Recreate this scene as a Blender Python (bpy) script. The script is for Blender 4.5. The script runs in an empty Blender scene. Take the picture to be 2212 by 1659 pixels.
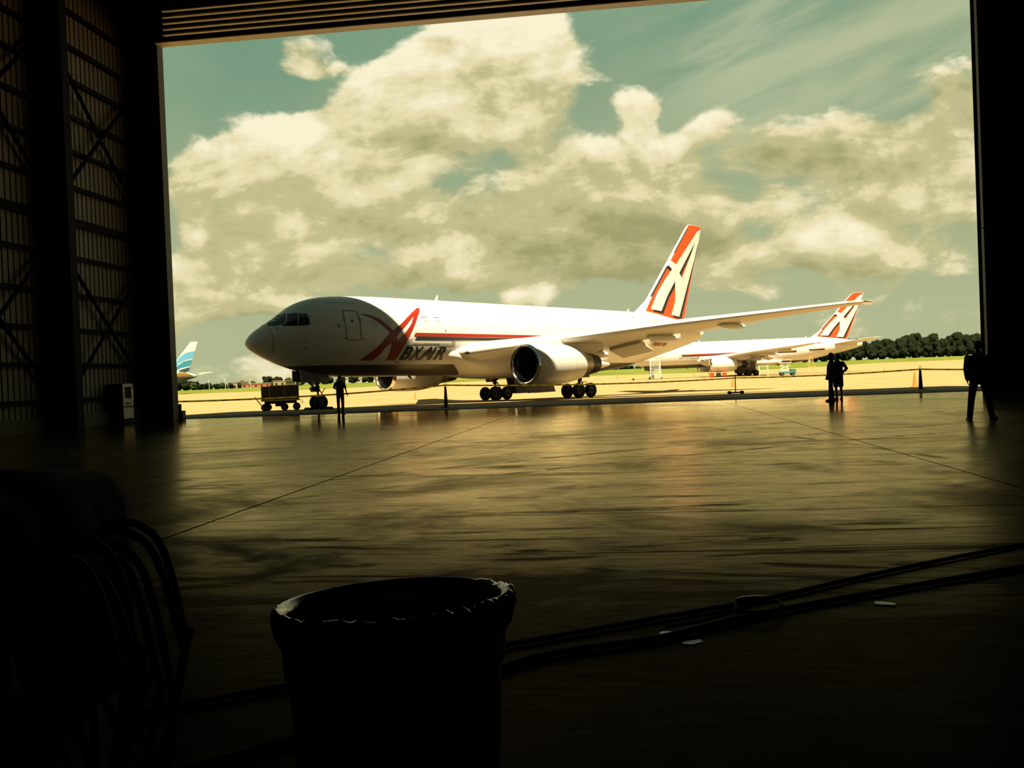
import bpy, bmesh, math, random
from mathutils import Vector, Matrix, noise, Euler
from mathutils.geometry import tessellate_polygon
random.seed(7)
PI=math.pi
S=bpy.context.scene; COL=S.collection
# ------------------------------------------------------------------ camera
F=1880.0; YAW=math.radians(6.5); PITCH=math.atan(23.5/F); ROLL=math.atan(.040)
cam=bpy.data.objects.new('camera',bpy.data.cameras.new('camera')); COL.objects.link(cam)
cam.data.sensor_width=36; cam.data.lens=F/2212*36; cam.data.clip_end=3000; cam.data.clip_start=.05
fw=Vector((-math.sin(YAW)*math.cos(PITCH),math.cos(YAW)*math.cos(PITCH),-math.sin(PITCH)))
rt=Vector((math.cos(YAW),math.sin(YAW),0)); up=rt.cross(fw)
R_=rt*math.cos(ROLL)-up*math.sin(ROLL); U_=up*math.cos(ROLL)+rt*math.sin(ROLL)
cam.matrix_world=Matrix.Translation((0,0,1.55))@Matrix((R_,U_,-fw)).transposed().to_4x4()
S.camera=cam
# ------------------------------------------------------------------ exposure
S.view_settings.view_transform='Standard'; S.view_settings.look='None'
S.view_settings.exposure=0.0; S.view_settings.gamma=1.0; S.view_settings.use_curve_mapping=False
# ------------------------------------------------------------------ node helper
class NT:
    def __init__(s,t): s.t=t; s.n=t.nodes; s.l=t.links
    def node(s,ty,**k):
        n=s.n.new(ty)
        for a,b in k.items(): setattr(n,a,b)
        return n
    def set(s,inp,v):
        if hasattr(v,'is_output') or isinstance(v,bpy.types.NodeSocket): s.l.new(v,inp)
        else: inp.default_value=v
    def m(s,op,a,b=None,c=None,clamp=False):
        n=s.node('ShaderNodeMath',operation=op,use_clamp=clamp); s.set(n.inputs[0],a)
        if b is not None: s.set(n.inputs[1],b)
        if c is not None: s.set(n.inputs[2],c)
        return n.outputs[0]
    def v(s,op,a,b=None,c=None):
        n=s.node('ShaderNodeVectorMath',operation=op); s.set(n.inputs[0],a)
        if b is not None: s.set(n.inputs[1],b)
        if c is not None: s.set(n.inputs[2],c)
        return n.outputs['Value'] if op in('DOT_PRODUCT','LENGTH','DISTANCE') else n.outputs[0]
    def mix(s,f,a,b):
        n=s.node('ShaderNodeMix',data_type='RGBA'); s.set(n.inputs[0],f)
        s.set(n.inputs[6],a if not isinstance(a,tuple) else (*a,1)[:4]); s.set(n.inputs[7],b if not isinstance(b,tuple) else (*b,1)[:4])
        return n.outputs[2]
    def noise(s,vec,scale=5,detail=3,rough=.5,dist=0,typ='FBM'):
        n=s.node('ShaderNodeTexNoise'); n.noise_type=typ
        if vec is not None: s.l.new(vec,n.inputs['Vector'])
        n.inputs['Scale'].default_value=scale; n.inputs['Detail'].default_value=detail; n.inputs['Roughness'].default_value=rough; n.inputs['Distortion'].default_value=dist
        return n.outputs[0]
    def sm(s,x,a,b,oa=0.,ob=1.):
        n=s.node('ShaderNodeMapRange',interpolation_type='SMOOTHSTEP'); s.set(n.inputs[0],x)
        n.inputs[1].default_value=a; n.inputs[2].default_value=b; n.inputs[3].default_value=oa; n.inputs[4].default_value=ob
        return n.outputs[0]
    def xyz(s,a,b,c):
        n=s.node('ShaderNodeCombineXYZ'); s.set(n.inputs[0],a); s.set(n.inputs[1],b); s.set(n.inputs[2],c); return n.outputs[0]
    def sep(s,v):
        n=s.node('ShaderNodeSeparateXYZ'); s.l.new(v,n.inputs[0]); return n.outputs
# ------------------------------------------------------------------ sky: gradient with banks of cumulus at fixed bearings
# (azimuth tangent, elevation tangent, half width, half height, density, brightness)
CLOUDS=[ (0.044,0.380,0.032,0.024,1.2,0.9),(-0.020,0.370,0.048,0.032,1.1,0.7),(-0.079,0.351,0.037,0.032,1.0,0.5),(-0.043,0.323,0.085,0.037,1.2,0.5),(-0.107,0.315,0.043,0.032,0.9,0.3),(0.027,0.336,0.043,0.043,1.0,0.2),(-0.150,0.301,0.043,0.021,0.9,0.2),(-0.246,0.278,0.032,0.021,1.1,0.9),(-0.204,0.261,0.064,0.032,1.2,0.6),(-0.279,0.264,0.048,0.032,1.0,0.5),(-0.327,0.255,0.037,0.021,0.8,0.3),(-0.248,0.231,0.096,0.027,1.2,-0.1),(-0.087,0.288,0.074,0.027,1.0,0.0),(-0.101,0.198,0.048,0.016,0.9,0.3),(-0.112,0.180,0.069,0.016,1.0,-0.4),(-0.314,0.180,0.043,0.027,1.0,-0.4),(-0.358,0.219,0.019,0.027,0.8,0.4),(-0.352,0.163,0.010,0.010,0.9,0.9),(-0.261,0.173,0.027,0.024,0.9,0.4),(-0.215,0.150,0.027,0.019,1.0,0.6),(-0.263,0.131,0.069,0.016,0.9,-0.3),(-0.077,0.144,0.032,0.019,1.0,0.6),(-0.051,0.125,0.027,0.021,1.0,0.3),(-0.104,0.114,0.080,0.013,0.9,-0.2),(-0.370,0.130,0.027,0.021,0.8,0.3),(-0.328,0.096,0.085,0.021,0.7,0.0),(-0.226,0.378,0.024,0.013,0.6,0.1),(-0.206,0.356,0.032,0.008,0.5,0.1),(0.161,0.307,0.019,0.013,1.0,0.8),(0.155,0.283,0.013,0.021,0.9,0.7),(0.237,0.278,0.024,0.013,1.0,0.8),(0.199,0.255,0.021,0.016,0.8,0.6),(0.086,0.228,0.064,0.037,1.0,0.1),(0.138,0.199,0.090,0.032,1.0,-0.2),(0.110,0.158,0.096,0.027,1.1,-0.8),(0.190,0.166,0.048,0.027,1.0,-0.6),(0.009,0.085,0.011,0.007,0.9,0.9),(0.038,0.087,0.013,0.010,0.9,0.9),(0.307,0.185,0.019,0.021,0.9,0.4),(0.370,0.148,0.027,0.019,0.9,0.6),(0.401,0.125,0.037,0.021,0.8,0.2),(0.458,0.234,0.080,0.032,1.0,-0.3),(0.529,0.290,0.043,0.032,1.0,-0.3),(0.510,0.206,0.053,0.021,1.0,0.5),(0.325,0.240,0.080,0.027,0.8,-0.2),(0.456,0.181,0.080,0.021,0.8,0.2),(0.268,0.120,0.106,0.021,0.6,0.0),(0.082,0.127,0.080,0.021,0.9,-0.3),(0.481,0.133,0.080,0.027,0.6,0.0) ]
def make_world():
    w=bpy.data.worlds.new('afternoon_sky'); S.world=w; w.use_nodes=True; t=w.node_tree; t.nodes.clear(); n=NT(t)
    tc=n.node('ShaderNodeTexCoord').outputs['Generated']
    xp=n.v('DOT_PRODUCT',tc,(math.cos(YAW),math.sin(YAW),0)); yp=n.v('DOT_PRODUCT',tc,(-math.sin(YAW),math.cos(YAW),0))
    z=n.sep(tc)[2]; yc=n.m('MAXIMUM',yp,.12)
    u=n.m('DIVIDE',xp,yc); v=n.m('DIVIDE',z,yc)
    uv=n.xyz(u,v,0.0)
    # turbulence that frays the cloud outlines
    wn=n.node('ShaderNodeTexNoise'); t.links.new(uv,wn.inputs['Vector']); wn.inputs['Scale'].default_value=13; wn.inputs['Detail'].default_value=6; wn.inputs['Roughness'].default_value=.6
    warp=n.v('MULTIPLY_ADD',n.v('SUBTRACT',wn.outputs[1],(.5,.5,.5)),(.05,.045,0),uv)
    D=0.0; B=0.0
    for (cu,cv,ru,rv,a,b) in CLOUDS:
        d=n.v('MULTIPLY',n.v('SUBTRACT',warp,(cu,cv,0)),(1/ru*.8,1/rv*.8,0))
        g=n.m('EXPONENT',n.m('MULTIPLY',n.v('DOT_PRODUCT',d,d),-1.0)); g=n.m('MULTIPLY',g,a)
        D=g if D==0.0 else n.m('ADD',D,g)
        dy=n.sep(d)[1]; s=n.m('MULTIPLY',g,n.m('MULTIPLY_ADD',dy,.55,b))
        B=s if B==0.0 else n.m('ADD',B,s)
    f1=n.noise(uv,9,8,.62); f2=n.noise(uv,28,6,.6); 
    cu1=n.v('MULTIPLY',uv,(8.5,17,1)); cu2=n.v('ADD',cu1,(.05,.42,0))
    q1_=n.noise(cu1,1.0,7,.58,.4); q2_=n.noise(cu2,1.0,7,.58,.4); lit=n.m('SUBTRACT',q1_,q2_)
    dens=n.m('ADD',D,n.m('MULTIPLY_ADD',f1,.8,-.40)); dens=n.m('ADD',dens,n.m('MULTIPLY_ADD',q1_,2.2,-1.12)) 
    low=n.sm(v,.02,.30,.20,-.12)           # more haze and cloud cover towards the horizon
    dens=n.m('ADD',dens,low)
    al=n.sm(dens,.18,.62)
    # streaked high cirrus, running up to the right
    st=n.v('MULTIPLY',n.xyz(n.m('MULTIPLY_ADD',v,1.7,n.m('MULTIPLY',u,1.0)),n.m('MULTIPLY_ADD',v,1.0,n.m('MULTIPLY',u,-.42)),0.0),(1.0,9,1))
    ci=n.sm(n.noise(st,1.7,5,.55,.5),.36,.68,0,.8)
    ci=n.m('MULTIPLY',ci,n.sm(u,.08,.30)); ci=n.m('MULTIPLY',ci,n.sm(v,.14,.26))
    base=n.mix(n.sm(v,.0,.40),(.46,.485,.275),(.18,.32,.21))
    base=n.mix(n.sm(v,.4,1.2),base,(.06,.12,.10))
    base=n.mix(n.sm(n.noise(uv,4,4,.5),.3,.75,0,.55),base,(.42,.47,.27))
    base=n.mix(ci,base,(.52,.55,.34))
    br=n.m('DIVIDE',B,n.m('ADD',D,.35))
    br=n.m('ADD',br,n.m('MULTIPLY_ADD',f2,1.1,-.42)); br=n.m('ADD',br,n.m('MULTIPLY_ADD',f1,.8,-.40)); br=n.m('ADD',br,n.m('MULTIPLY',lit,2.6))
    c=n.mix(n.sm(br,-.75,.0),(.36,.345,.155),(.56,.52,.265))
    c=n.mix(n.sm(br,.0,.42),c,(.82,.73,.43))
    c=n.mix(n.sm(br,.35,.95),c,(1.0,.92,.66))
    out=n.mix(n.m('MULTIPLY',al,.93),base,c)
    # away from the view: a deeper sky overhead and behind
    far=n.sm(yp,.10,.35); out=n.mix(far,(.10,.14,.10),out)
    out=n.mix(n.sm(z,.42,.75),out,(.06,.10,.08))
    out=n.mix(n.sm(z,-.05,.0),(.10,.08,.04),out)
    bg=n.node('ShaderNodeBackground'); t.links.new(out,bg.inputs[0]); bg.inputs[1].default_value=1.0
    t.links.new(bg.outputs[0],n.node('ShaderNodeOutputWorld').inputs[0])
    w.cycles.sampling_method='MANUAL'; w.cycles.sample_map_resolution=512
make_world()
# ------------------------------------------------------------------ sun: high, behind the hangar roof
TRAV=Vector((-.12,.457,-1.0))
sl=bpy.data.lights.new('sun','SUN'); sl.energy=15.5; sl.color=(1,.83,.53); sl.angle=.009
sun=bpy.data.objects.new('sun',sl); COL.objects.link(sun); sun.rotation_euler=TRAV.to_track_quat('-Z','Y').to_euler(); sun.location=(0,0,60)
# ------------------------------------------------------------------ materials
MAT={}
def mat(name,col,rough=.5,metal=0.,bump=0.,bs=20.,var=0.,vs=3.,spec=.5,coat=0.,col2=None,ior=None):
    if name in MAT: return MAT[name]
    m=bpy.data.materials.new(name); m.use_nodes=True; n=NT(m.node_tree); b=m.node_tree.nodes['Principled BSDF']
    tc=n.node('ShaderNodeTexCoord').outputs['Object']
    c=(*col,1)
    if var>0:
        k=n.sm(n.noise(tc,vs,5,.6),.3,.7); dark=col2 or tuple(x*(1-var) for x in col)
        n.l.new(n.mix(k,dark,col),b.inputs['Base Color'])
    else: b.inputs['Base Color'].default_value=c
    b.inputs['Roughness'].default_value=rough; b.inputs['Metallic'].default_value=metal
    b.inputs['Specular IOR Level'].default_value=spec; b.inputs['Coat Weight'].default_value=coat
    if ior: b.inputs['IOR'].default_value=ior
    if bump>0:
        bn=n.node('ShaderNodeBump'); bn.inputs['Strength'].default_value=bump; bn.inputs['Distance'].default_value=.02
        n.l.new(n.noise(tc,bs,4,.6),bn.inputs['Height']); n.l.new(bn.outputs[0],b.inputs['Normal'])
    MAT[name]=m; return m
white=mat('white_paint',(.64,.635,.60),.32,var=.06,vs=.8)
fairw=mat('white_fairing_paint',(.62,.61,.56),.35,var=.08,vs=.7)
wingg=mat('light_grey_wing_paint',(.50,.48,.43),.4,var=.10,vs=.6)
bellyg=mat('dark_grey_belly_paint',(.10,.09,.08),.4)
orange=mat('orange_red_paint',(.60,.062,.010),.38)
redp=mat('deep_red_paint',(.25,.018,.006),.38)
blackp=mat('black_paint',(.012,.011,.012),.35)
line=mat('panel_line',(.16,.14,.11),.6)
faint=mat('plug_outline',(.52,.50,.44),.5)
metal=mat('polished_metal',(.75,.73,.68),.16,1.0)
dmetal=mat('dull_metal',(.42,.38,.32),.38,1.0,var=.3,vs=4)
darkm=mat('dark_metal',(.03,.028,.026),.5,.5)
tyre=mat('tyre_rubber',(.012,.012,.012),.75)
glassd=mat('dark_glazing',(.01,.012,.014),.05,spec=.8)
hubm=mat('wheel_hub',(.12,.11,.10),.5,.6)
steel=mat('dark_steel',(.005,.005,.007),.7,bump=.1,spec=.06)
cloth=mat('dark_cloth',(.012,.012,.016),.9)
navy=mat('navy_shirt_cloth',(.035,.04,.06),.9)
skin=mat('skin',(.30,.15,.09),.6)
hair=mat('dark_hair',(.015,.012,.010),.8)
def fuselage_mat(name,top,bot,zl):
    m=bpy.data.materials.new(name); m.use_nodes=True; n=NT(m.node_tree); b=m.node_tree.nodes['Principled BSDF']
    tc=n.node('ShaderNodeTexCoord').outputs['Object']; s=n.sep(tc)
    k=n.sm(s[2],zl-.012,zl+.012)
    grime=n.sm(n.noise(n.v('MULTIPLY',tc,(.35,1,1.2)),2.2,6,.65),.42,.75,0,.22)
    fr=n.m('FRACT',n.m('DIVIDE',s[0],2.4)); ln=n.sm(n.m('ABSOLUTE',n.m('SUBTRACT',fr,.5)),.0015,.004,.18,0)
    g=n.m('MAXIMUM',grime,ln)
    n.l.new(n.mix(k,bot,n.mix(g,top,(top[0]*.55,top[1]*.5,top[2]*.42))),b.inputs['Base Color']); b.inputs['Roughness'].default_value=.34
    return m
fusm=fuselage_mat('white_over_grey_paint',(.64,.635,.60),(.06,.053,.046),2.79)
# ------------------------------------------------------------------ mesh builder
class MB:
    def __init__(s,flip=False): s.b=bmesh.new(); s.flip=flip
    def poly(s,vs,fs):
        v=[s.b.verts.new((p[0],-p[1],p[2]) if s.flip else p) for p in vs]
        for f in fs:
            try: s.b.faces.new([v[i] for i in f])
            except ValueError: pass
        return s
    def box(s,x0,x1,y0,y1,z0,z1,mx=None):
        vs=[Vector((x,y,z)) for x in(x0,x1) for y in(y0,y1) for z in(z0,z1)]
        if mx: vs=[mx@v for v in vs]
        return s.poly([tuple(v) for v in vs],[(0,1,3,2),(4,6,7,5),(0,4,5,1),(2,3,7,6),(0,2,6,4),(1,5,7,3)])
    def rings(s,R,cap=True,closed=True):
        vs=[p for r in R for p in r]; n=len(R[0]); fs=[]
        for i in range(len(R)-1):
            for j in range(n if closed else n-1):
                k=(j+1)%n; fs.append((i*n+j,i*n+k,(i+1)*n+k,(i+1)*n+j))
        if cap: fs+=[tuple(range(n))[::-1],tuple((len(R)-1)*n+j for j in range(n))]
        return s.poly(vs,fs)
    def lathe(s,prof,org=(0,0,0),axis='x',n=32,cap=False,sy=1,sz=1):
        R=[]
        for a,r in prof:
            ring=[]
            for j in range(n):
                t=2*PI*j/n; c,q=r*math.cos(t)*sy,r*math.sin(t)*sz
                p={'x':(a,c,q),'y':(c,a,q),'z':(c,q,a)}[axis]; ring.append((p[0]+org[0],p[1]+org[1],p[2]+org[2]))
            R.append(ring)
        return s.rings(R,cap)
    def tube(s,pts,r,n=8,cap=True):
        pts=[Vector(p) for p in pts]; R=[]; rr=r if isinstance(r,(list,tuple)) else [r]*len(pts)
        d=(pts[1]-pts[0]).normalized(); u=d.orthogonal().normalized()
        for i,p in enumerate(pts):
            d=(pts[min(i+1,len(pts)-1)]-pts[max(i-1,0)]).normalized(); u=(u-d*u.dot(d)).normalized(); w=d.cross(u)
            R.append([tuple(p+u*rr[i]*math.cos(2*PI*j/n)+w*rr[i]*math.sin(2*PI*j/n)) for j in range(n)])
        return s.rings(R,cap)
    def caps(s,a,b,r1,r2,n=12,k=1.0):
        a,b=Vector(a),Vector(b); d=(b-a).normalized(); P=[];Q=[]
        for i in range(1,4): t=PI/2*i/3.2; P.append(a-d*r1*math.cos(t)); Q.append(r1*math.sin(t))
        P+= [a,b]; Q+=[r1,r2]
        for i in range(3,0,-1): t=PI/2*i/3.2; P.append(b+d*r2*math.cos(t)); Q.append(r2*math.sin(t))
        return s.tube(P,Q,n)
    def chain(s,pts,rs,n=12):
        for i in range(len(pts)-1): s.caps(pts[i],pts[i+1],rs[i],rs[i+1],n)
        return s
    def ell(s,c,r,n=16,m=10):
        R=[]
        for i in range(m+1):
            t=PI*(i+.02)/(m+.04)-PI/2; R.append([(c[0]+r[0]*math.cos(t)*math.cos(2*PI*j/n),c[1]+r[1]*math.cos(t)*math.sin(2*PI*j/n),c[2]+r[2]*math.sin(t)) for j in range(n)])
        return s.rings(R)
    def loft(s,secs,n=16):   # sections (x,y,z,rx,ry) stacked in z
        return s.rings([[(x+rx*math.cos(2*PI*j/n),y+ry*math.sin(2*PI*j/n),z) for j in range(n)] for x,y,z,rx,ry in secs])
    def prism(s,poly,y0,y1): # polygon (x,z) extruded along y
        n=len(poly); vs=[(x,y0,z) for x,z in poly]+[(x,y1,z) for x,z in poly]
        return s.poly(vs,[tuple(range(n)),tuple(range(2*n-1,n-1,-1))]+[(i,(i+1)%n,(i+1)%n+n,i+n) for i in range(n)])
    def out(s,name,m,parent=None,smooth=True,bevel=0,angle=35,xf=None):
        bmesh.ops.recalc_face_normals(s.b,faces=s.b.faces)
        if xf is not None: s.b.transform(xf)
        me=bpy.data.meshes.new(name); s.b.to_mesh(me); s.b.free(); return link(name,me,m,parent,smooth,bevel,angle)
def link(name,me,m,parent=None,smooth=True,bevel=0,angle=35):
    me.materials.append(m)
    if smooth:
        me.shade_smooth() if hasattr(me,'shade_smooth') else None
        try: me.set_sharp_from_angle(angle=math.radians(angle))
        except Exception: pass
    o=bpy.data.objects.new(name,me); COL.objects.link(o)
    if parent: o.parent=parent
    if bevel:
        b=o.modifiers.new('bevel','BEVEL'); b.width=bevel; b.segments=2; b.limit_method='ANGLE'
    return o
def tag(o,label=None,cat=None,group=None,kind=None):
    for k,v in (('label',label),('category',cat),('group',group),('kind',kind)):
        if v: o[k]=v
    return o
def empty(name,loc=(0,0,0),rz=0,label=None,cat=None,group=None,scale=1):
    o=bpy.data.objects.new(name,None); COL.objects.link(o); o.location=loc; o.rotation_euler=(0,0,rz); o.empty_display_size=.2
    o.scale=(scale,)*3
    return tag(o,label,cat,group)
KIDS={}
def kids(o): return [c for c in COL.objects if c.parent==o]
def copy_tree(o,parent=None):
    c=o.copy(); COL.objects.link(c)
    if parent: c.parent=parent
    for k in kids(o):
        if k!=c: copy_tree(k,c)
    return c
def gz(y): return 0.0 if y<39 else -.02*(min(y,85)-39)
def struct(o): return tag(o,kind='structure')

# ================================================================== SETTING
# ---- hangar floor
fm=bpy.data.materials.new('sealed_concrete_floor'); fm.use_nodes=True; n=NT(fm.node_tree); b=fm.node_tree.nodes['Principled BSDF']
P=n.node('ShaderNodeTexCoord').outputs['Object']
sx=n.sep(P)
wob=n.noise(P,1.3,4,.6)
stre=n.noise(n.v('MULTIPLY',P,(.16,1.0,1)),1.6,8,.68,1.2)
stre2=n.noise(n.v('MULTIPLY',P,(.10,2.4,1)),2.2,6,.6,.6)
blot=n.noise(P,.33,6,.6,.5); fine=n.noise(n.v('MULTIPLY',P,(.6,2.2,1)),9,6,.7)
dirt=n.sm(stre,.50,.70); dirt2=n.sm(stre2,.55,.72,0,.75); bl=n.sm(blot,.46,.68,0,.8)
near=n.sm(sx[1],10.5,4.6,0,.98)      # foreground gloom put into the floor's colour and gloss, deepening towards the camera
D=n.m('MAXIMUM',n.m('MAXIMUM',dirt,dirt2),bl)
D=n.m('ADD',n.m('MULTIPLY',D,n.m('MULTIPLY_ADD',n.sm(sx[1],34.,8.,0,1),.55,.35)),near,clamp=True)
# oil stain by the hoses
st=n.v('MULTIPLY',n.v('SUBTRACT',P,(.25,6.1,0)),(1.5,2.6,0)); st=n.m('ADD',n.v('DOT_PRODUCT',st,st),n.m('MULTIPLY_ADD',n.noise(P,2.2,4,.6),1.6,-.8)); D=n.m('MAXIMUM',D,n.sm(st,1.0,.7,0,.92))
# sawn joints
def joint(coord,c,w):
    d=n.m('ABSOLUTE',n.m('ADD',n.m('SUBTRACT',coord,c),n.m('MULTIPLY_ADD',wob,.03,-.015)))
    return n.m('LESS_THAN',d,w)
J=joint(n.m('ADD',sx[0],n.m('MULTIPLY',sx[1],-.037)),-4.92,.018)
for cc,c,w in ((sx[0],4.63,.014),(sx[1],21.0,.012),(sx[1],9.4,.012),(sx[0],13.8,.014),(sx[0],-14.0,.014)): J=n.m('MAXIMUM',J,joint(cc,c,w))
# curved tyre marks
for cx,cy,r,w in ((30,-28,52.,.11),(30,-28,53.6,.10),(-12,60,40.5,.12),(-26,8,31.5,.10)):
    dd=n.v('LENGTH',n.v('SUBTRACT',P,(cx,cy,0))); q=n.m('ABSOLUTE',n.m('SUBTRACT',dd,r)); D=n.m('MAXIMUM',D,n.m('MULTIPLY',n.sm(q,w*1.6,w*.5,0,.6),n.sm(wob,.4,.6)))
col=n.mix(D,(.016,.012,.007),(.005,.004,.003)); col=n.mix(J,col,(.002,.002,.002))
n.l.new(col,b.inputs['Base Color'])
fs_=n.noise(n.v('MULTIPLY',P,(.9,5.5,1)),3.2,7,.72,.8)
ro=n.m('ADD',n.m('MULTIPLY_ADD',D,.16,.035),n.m('MULTIPLY',fine,.07)); ro=n.m('ADD',ro,n.sm(sx[1],36.,19.,0,.15))
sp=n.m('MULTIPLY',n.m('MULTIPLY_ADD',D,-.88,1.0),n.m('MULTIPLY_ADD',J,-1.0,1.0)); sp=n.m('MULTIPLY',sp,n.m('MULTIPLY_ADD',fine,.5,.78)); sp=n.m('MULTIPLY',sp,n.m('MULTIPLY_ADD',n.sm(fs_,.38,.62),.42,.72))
bn=n.node('ShaderNodeBump'); bn.inputs['Strength'].default_value=.22; bn.inputs['Distance'].default_value=.01
n.l.new(n.m('ADD',n.noise(n.v('MULTIPLY',P,(.5,1,1)),1.4,5,.55),n.m('MULTIPLY',J,-.3)),bn.inputs['Height'])
fr=n.node('ShaderNodeFresnel'); fr.inputs[0].default_value=1.30
gl=n.node('ShaderNodeBsdfGlossy'); gl.inputs['Color'].default_value=(1,.81,.47,1); n.l.new(ro,gl.inputs['Roughness']); n.l.new(bn.outputs[0],gl.inputs['Normal'])
b.inputs['Specular IOR Level'].default_value=0; b.inputs['Roughness'].default_value=.9
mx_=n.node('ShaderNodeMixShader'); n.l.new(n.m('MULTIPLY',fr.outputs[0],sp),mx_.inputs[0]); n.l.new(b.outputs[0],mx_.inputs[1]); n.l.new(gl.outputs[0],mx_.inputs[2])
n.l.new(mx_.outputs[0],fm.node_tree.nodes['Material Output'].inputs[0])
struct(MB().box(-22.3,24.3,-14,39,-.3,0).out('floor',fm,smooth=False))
# ---- apron
am=bpy.data.materials.new('apron_concrete'); am.use_nodes=True; n=NT(am.node_tree); b=am.node_tree.nodes['Principled BSDF']
P=n.node('ShaderNodeTexCoord').outputs['Object']; sx=n.sep(P)
k=n.sm(n.noise(n.v('MULTIPLY',P,(.05,.22,1)),1.0,6,.6),.3,.75); k2=n.sm(n.noise(n.v('MULTIPLY',P,(.12,.9,1)),.6,6,.65),.58,.78,0,.35)
col=n.mix(k,(.27,.185,.080),(.315,.225,.102)); col=n.mix(k2,col,(.17,.12,.06))
for c,per in ((sx[0],7.6),(sx[1],7.6)):
    f=n.m('ABSOLUTE',n.m('SUBTRACT',n.m('FRACT',n.m('DIVIDE',c,per)),.5)); col=n.mix(n.m('LESS_THAN',f,.0035),col,(.13,.10,.07))
# asphalt strip along the hangar door
col=n.mix(n.sm(sx[1],46.95,47.05),n.mix(n.noise(P,3,5,.7),(.055,.045,.032),(.085,.07,.05)),col)
n.l.new(col,b.inputs['Base Color']); b.inputs['Roughness'].default_value=.85; b.inputs['Specular IOR Level'].default_value=.2
vs=[];ys=[39,85,700];
for y in ys:
    for x in(-420,420): vs.append((x,y,gz(y)))
vs+=[(-420,-60,-.02),(-22.8,-60,-.02),(-22.8,39,0),(420,-60,-.02),(24.8,-60,-.02),(24.8,39,0)]
m_=MB(); m_.poly(vs,[(0,1,3,2),(2,3,5,4),(6,7,8,0),(10,9,1,11)]); struct(m_.out('apron',am,smooth=False))
# steel sill and door rails
struct(MB().box(-20.4,15.8,39.0,39.35,-.05,.012).box(-20.4,15.8,39.55,39.62,-.05,.018).out('trim_1',steel,smooth=False))
# ---- grass
gm=mat('airfield_grass',(.13,.16,.022),.95,var=.35,vs=.02,spec=.1)
edge=[(-420,225),(-300,238),(-135,263),(-85,252),(-30,345),(0,350),(40,300),(90,380),(145,500),(196,500),(420,520)]
def gh(x,y): return -.86+max(0,min(1,(y-420)/130.))*(2.0 if x>-20 else .6)
vs=[];fs=[]
for x,y in edge:
    for q in (0,.15,.5,1): yy=y+(700-y)*q; vs.append((x,yy,gh(x,yy) if q>0 else -.90))
for i in range(len(edge)-1):
    for j in range(3): a=i*4+j; fs.append((a,a+4,a+5,a+1))
struct(MB().poly(vs,fs).out('grass_field',gm))
# ---- walls
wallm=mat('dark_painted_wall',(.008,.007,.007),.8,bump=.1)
panel=mat('ribbed_wall_sheet',(.16,.13,.08),.6,var=.25,vs=.7)
# left wall: ribbed sheet modelled as a corrugated strip
prof=[];y=-14.0
while y<39.0:
    prof+=[(-22.1,y),(-22.1,y+.235),(-22.16,y+.26),(-22.16,y+.29)]; y+=.32
vs=[(x,y,z) for z in(.55,30) for x,y in prof]; N_=len(prof)
struct(MB().poly(vs,[(i,i+1,i+1+N_,i+N_) for i in range(N_-1)]).box(-22.5,-22.18,-14,39,0,30).out('wall_left',panel,smooth=False))
struct(MB().box(-22.2,-21.95,-14,38.9,0,.55).out('baseboard_left',mat('concrete_curb',(.08,.068,.048),.8,var=.3),smooth=False))
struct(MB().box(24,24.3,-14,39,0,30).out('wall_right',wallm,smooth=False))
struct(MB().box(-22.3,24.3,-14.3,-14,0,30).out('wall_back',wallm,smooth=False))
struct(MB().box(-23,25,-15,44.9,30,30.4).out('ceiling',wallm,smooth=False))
# front wall around the door opening (x -20.37..15.78, top 17.55)
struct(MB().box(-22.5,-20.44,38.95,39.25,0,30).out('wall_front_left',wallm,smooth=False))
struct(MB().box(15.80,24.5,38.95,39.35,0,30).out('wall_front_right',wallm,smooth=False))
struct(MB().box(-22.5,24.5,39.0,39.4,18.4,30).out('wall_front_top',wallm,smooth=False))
cream=mat('cream_lit_underside',(.80,.68,.42),.5,var=.15,vs=2)
# door head: raised door leaves, lit undersides coloured cream, shaded faces coloured near-black
struct(MB().box(-20.42,16.2,38.45,39.0,17.47,17.52).out('trim_2',cream,smooth=False))
struct(MB().box(-20.42,16.2,38.47,39.0,17.52,18.6).out('trim_50',wallm,smooth=False))
for i in range(5):
    yy=37.78-i*.60
    x0_=-20.22+(39-yy)*.52
    struct(MB().box(x0_,16.2,yy-.10,yy+.0,17.54,19.4).out('trim_%d'%(3+i),wallm,smooth=False))
    struct(MB().box(x0_,16.2,yy-.13,yy+.03,17.47,17.535).out('trim_%d'%(40+i),cream,smooth=False))
struct(MB().box(-17.8,16.2,34.0,34.55,17.75,18.6).out('trim_8',mat('rusty_brown_steel',(.22,.13,.07),.7,var=.4,vs=1.5),smooth=False))
# jamb flanges (steel channels lining the opening)
jm=mat('jamb_steel',(.10,.08,.05),.6,var=.3,vs=1)
struct(MB().box(-20.78,-20.42,38.7,39.2,0,17.6).out('trim_9',jm,smooth=False))
struct(MB().box(15.80,16.2,38.7,39.3,0,17.6).box(15.62,15.82,38.7,38.73,6.85,6.88).out('trim_10',jm,smooth=False))
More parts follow.
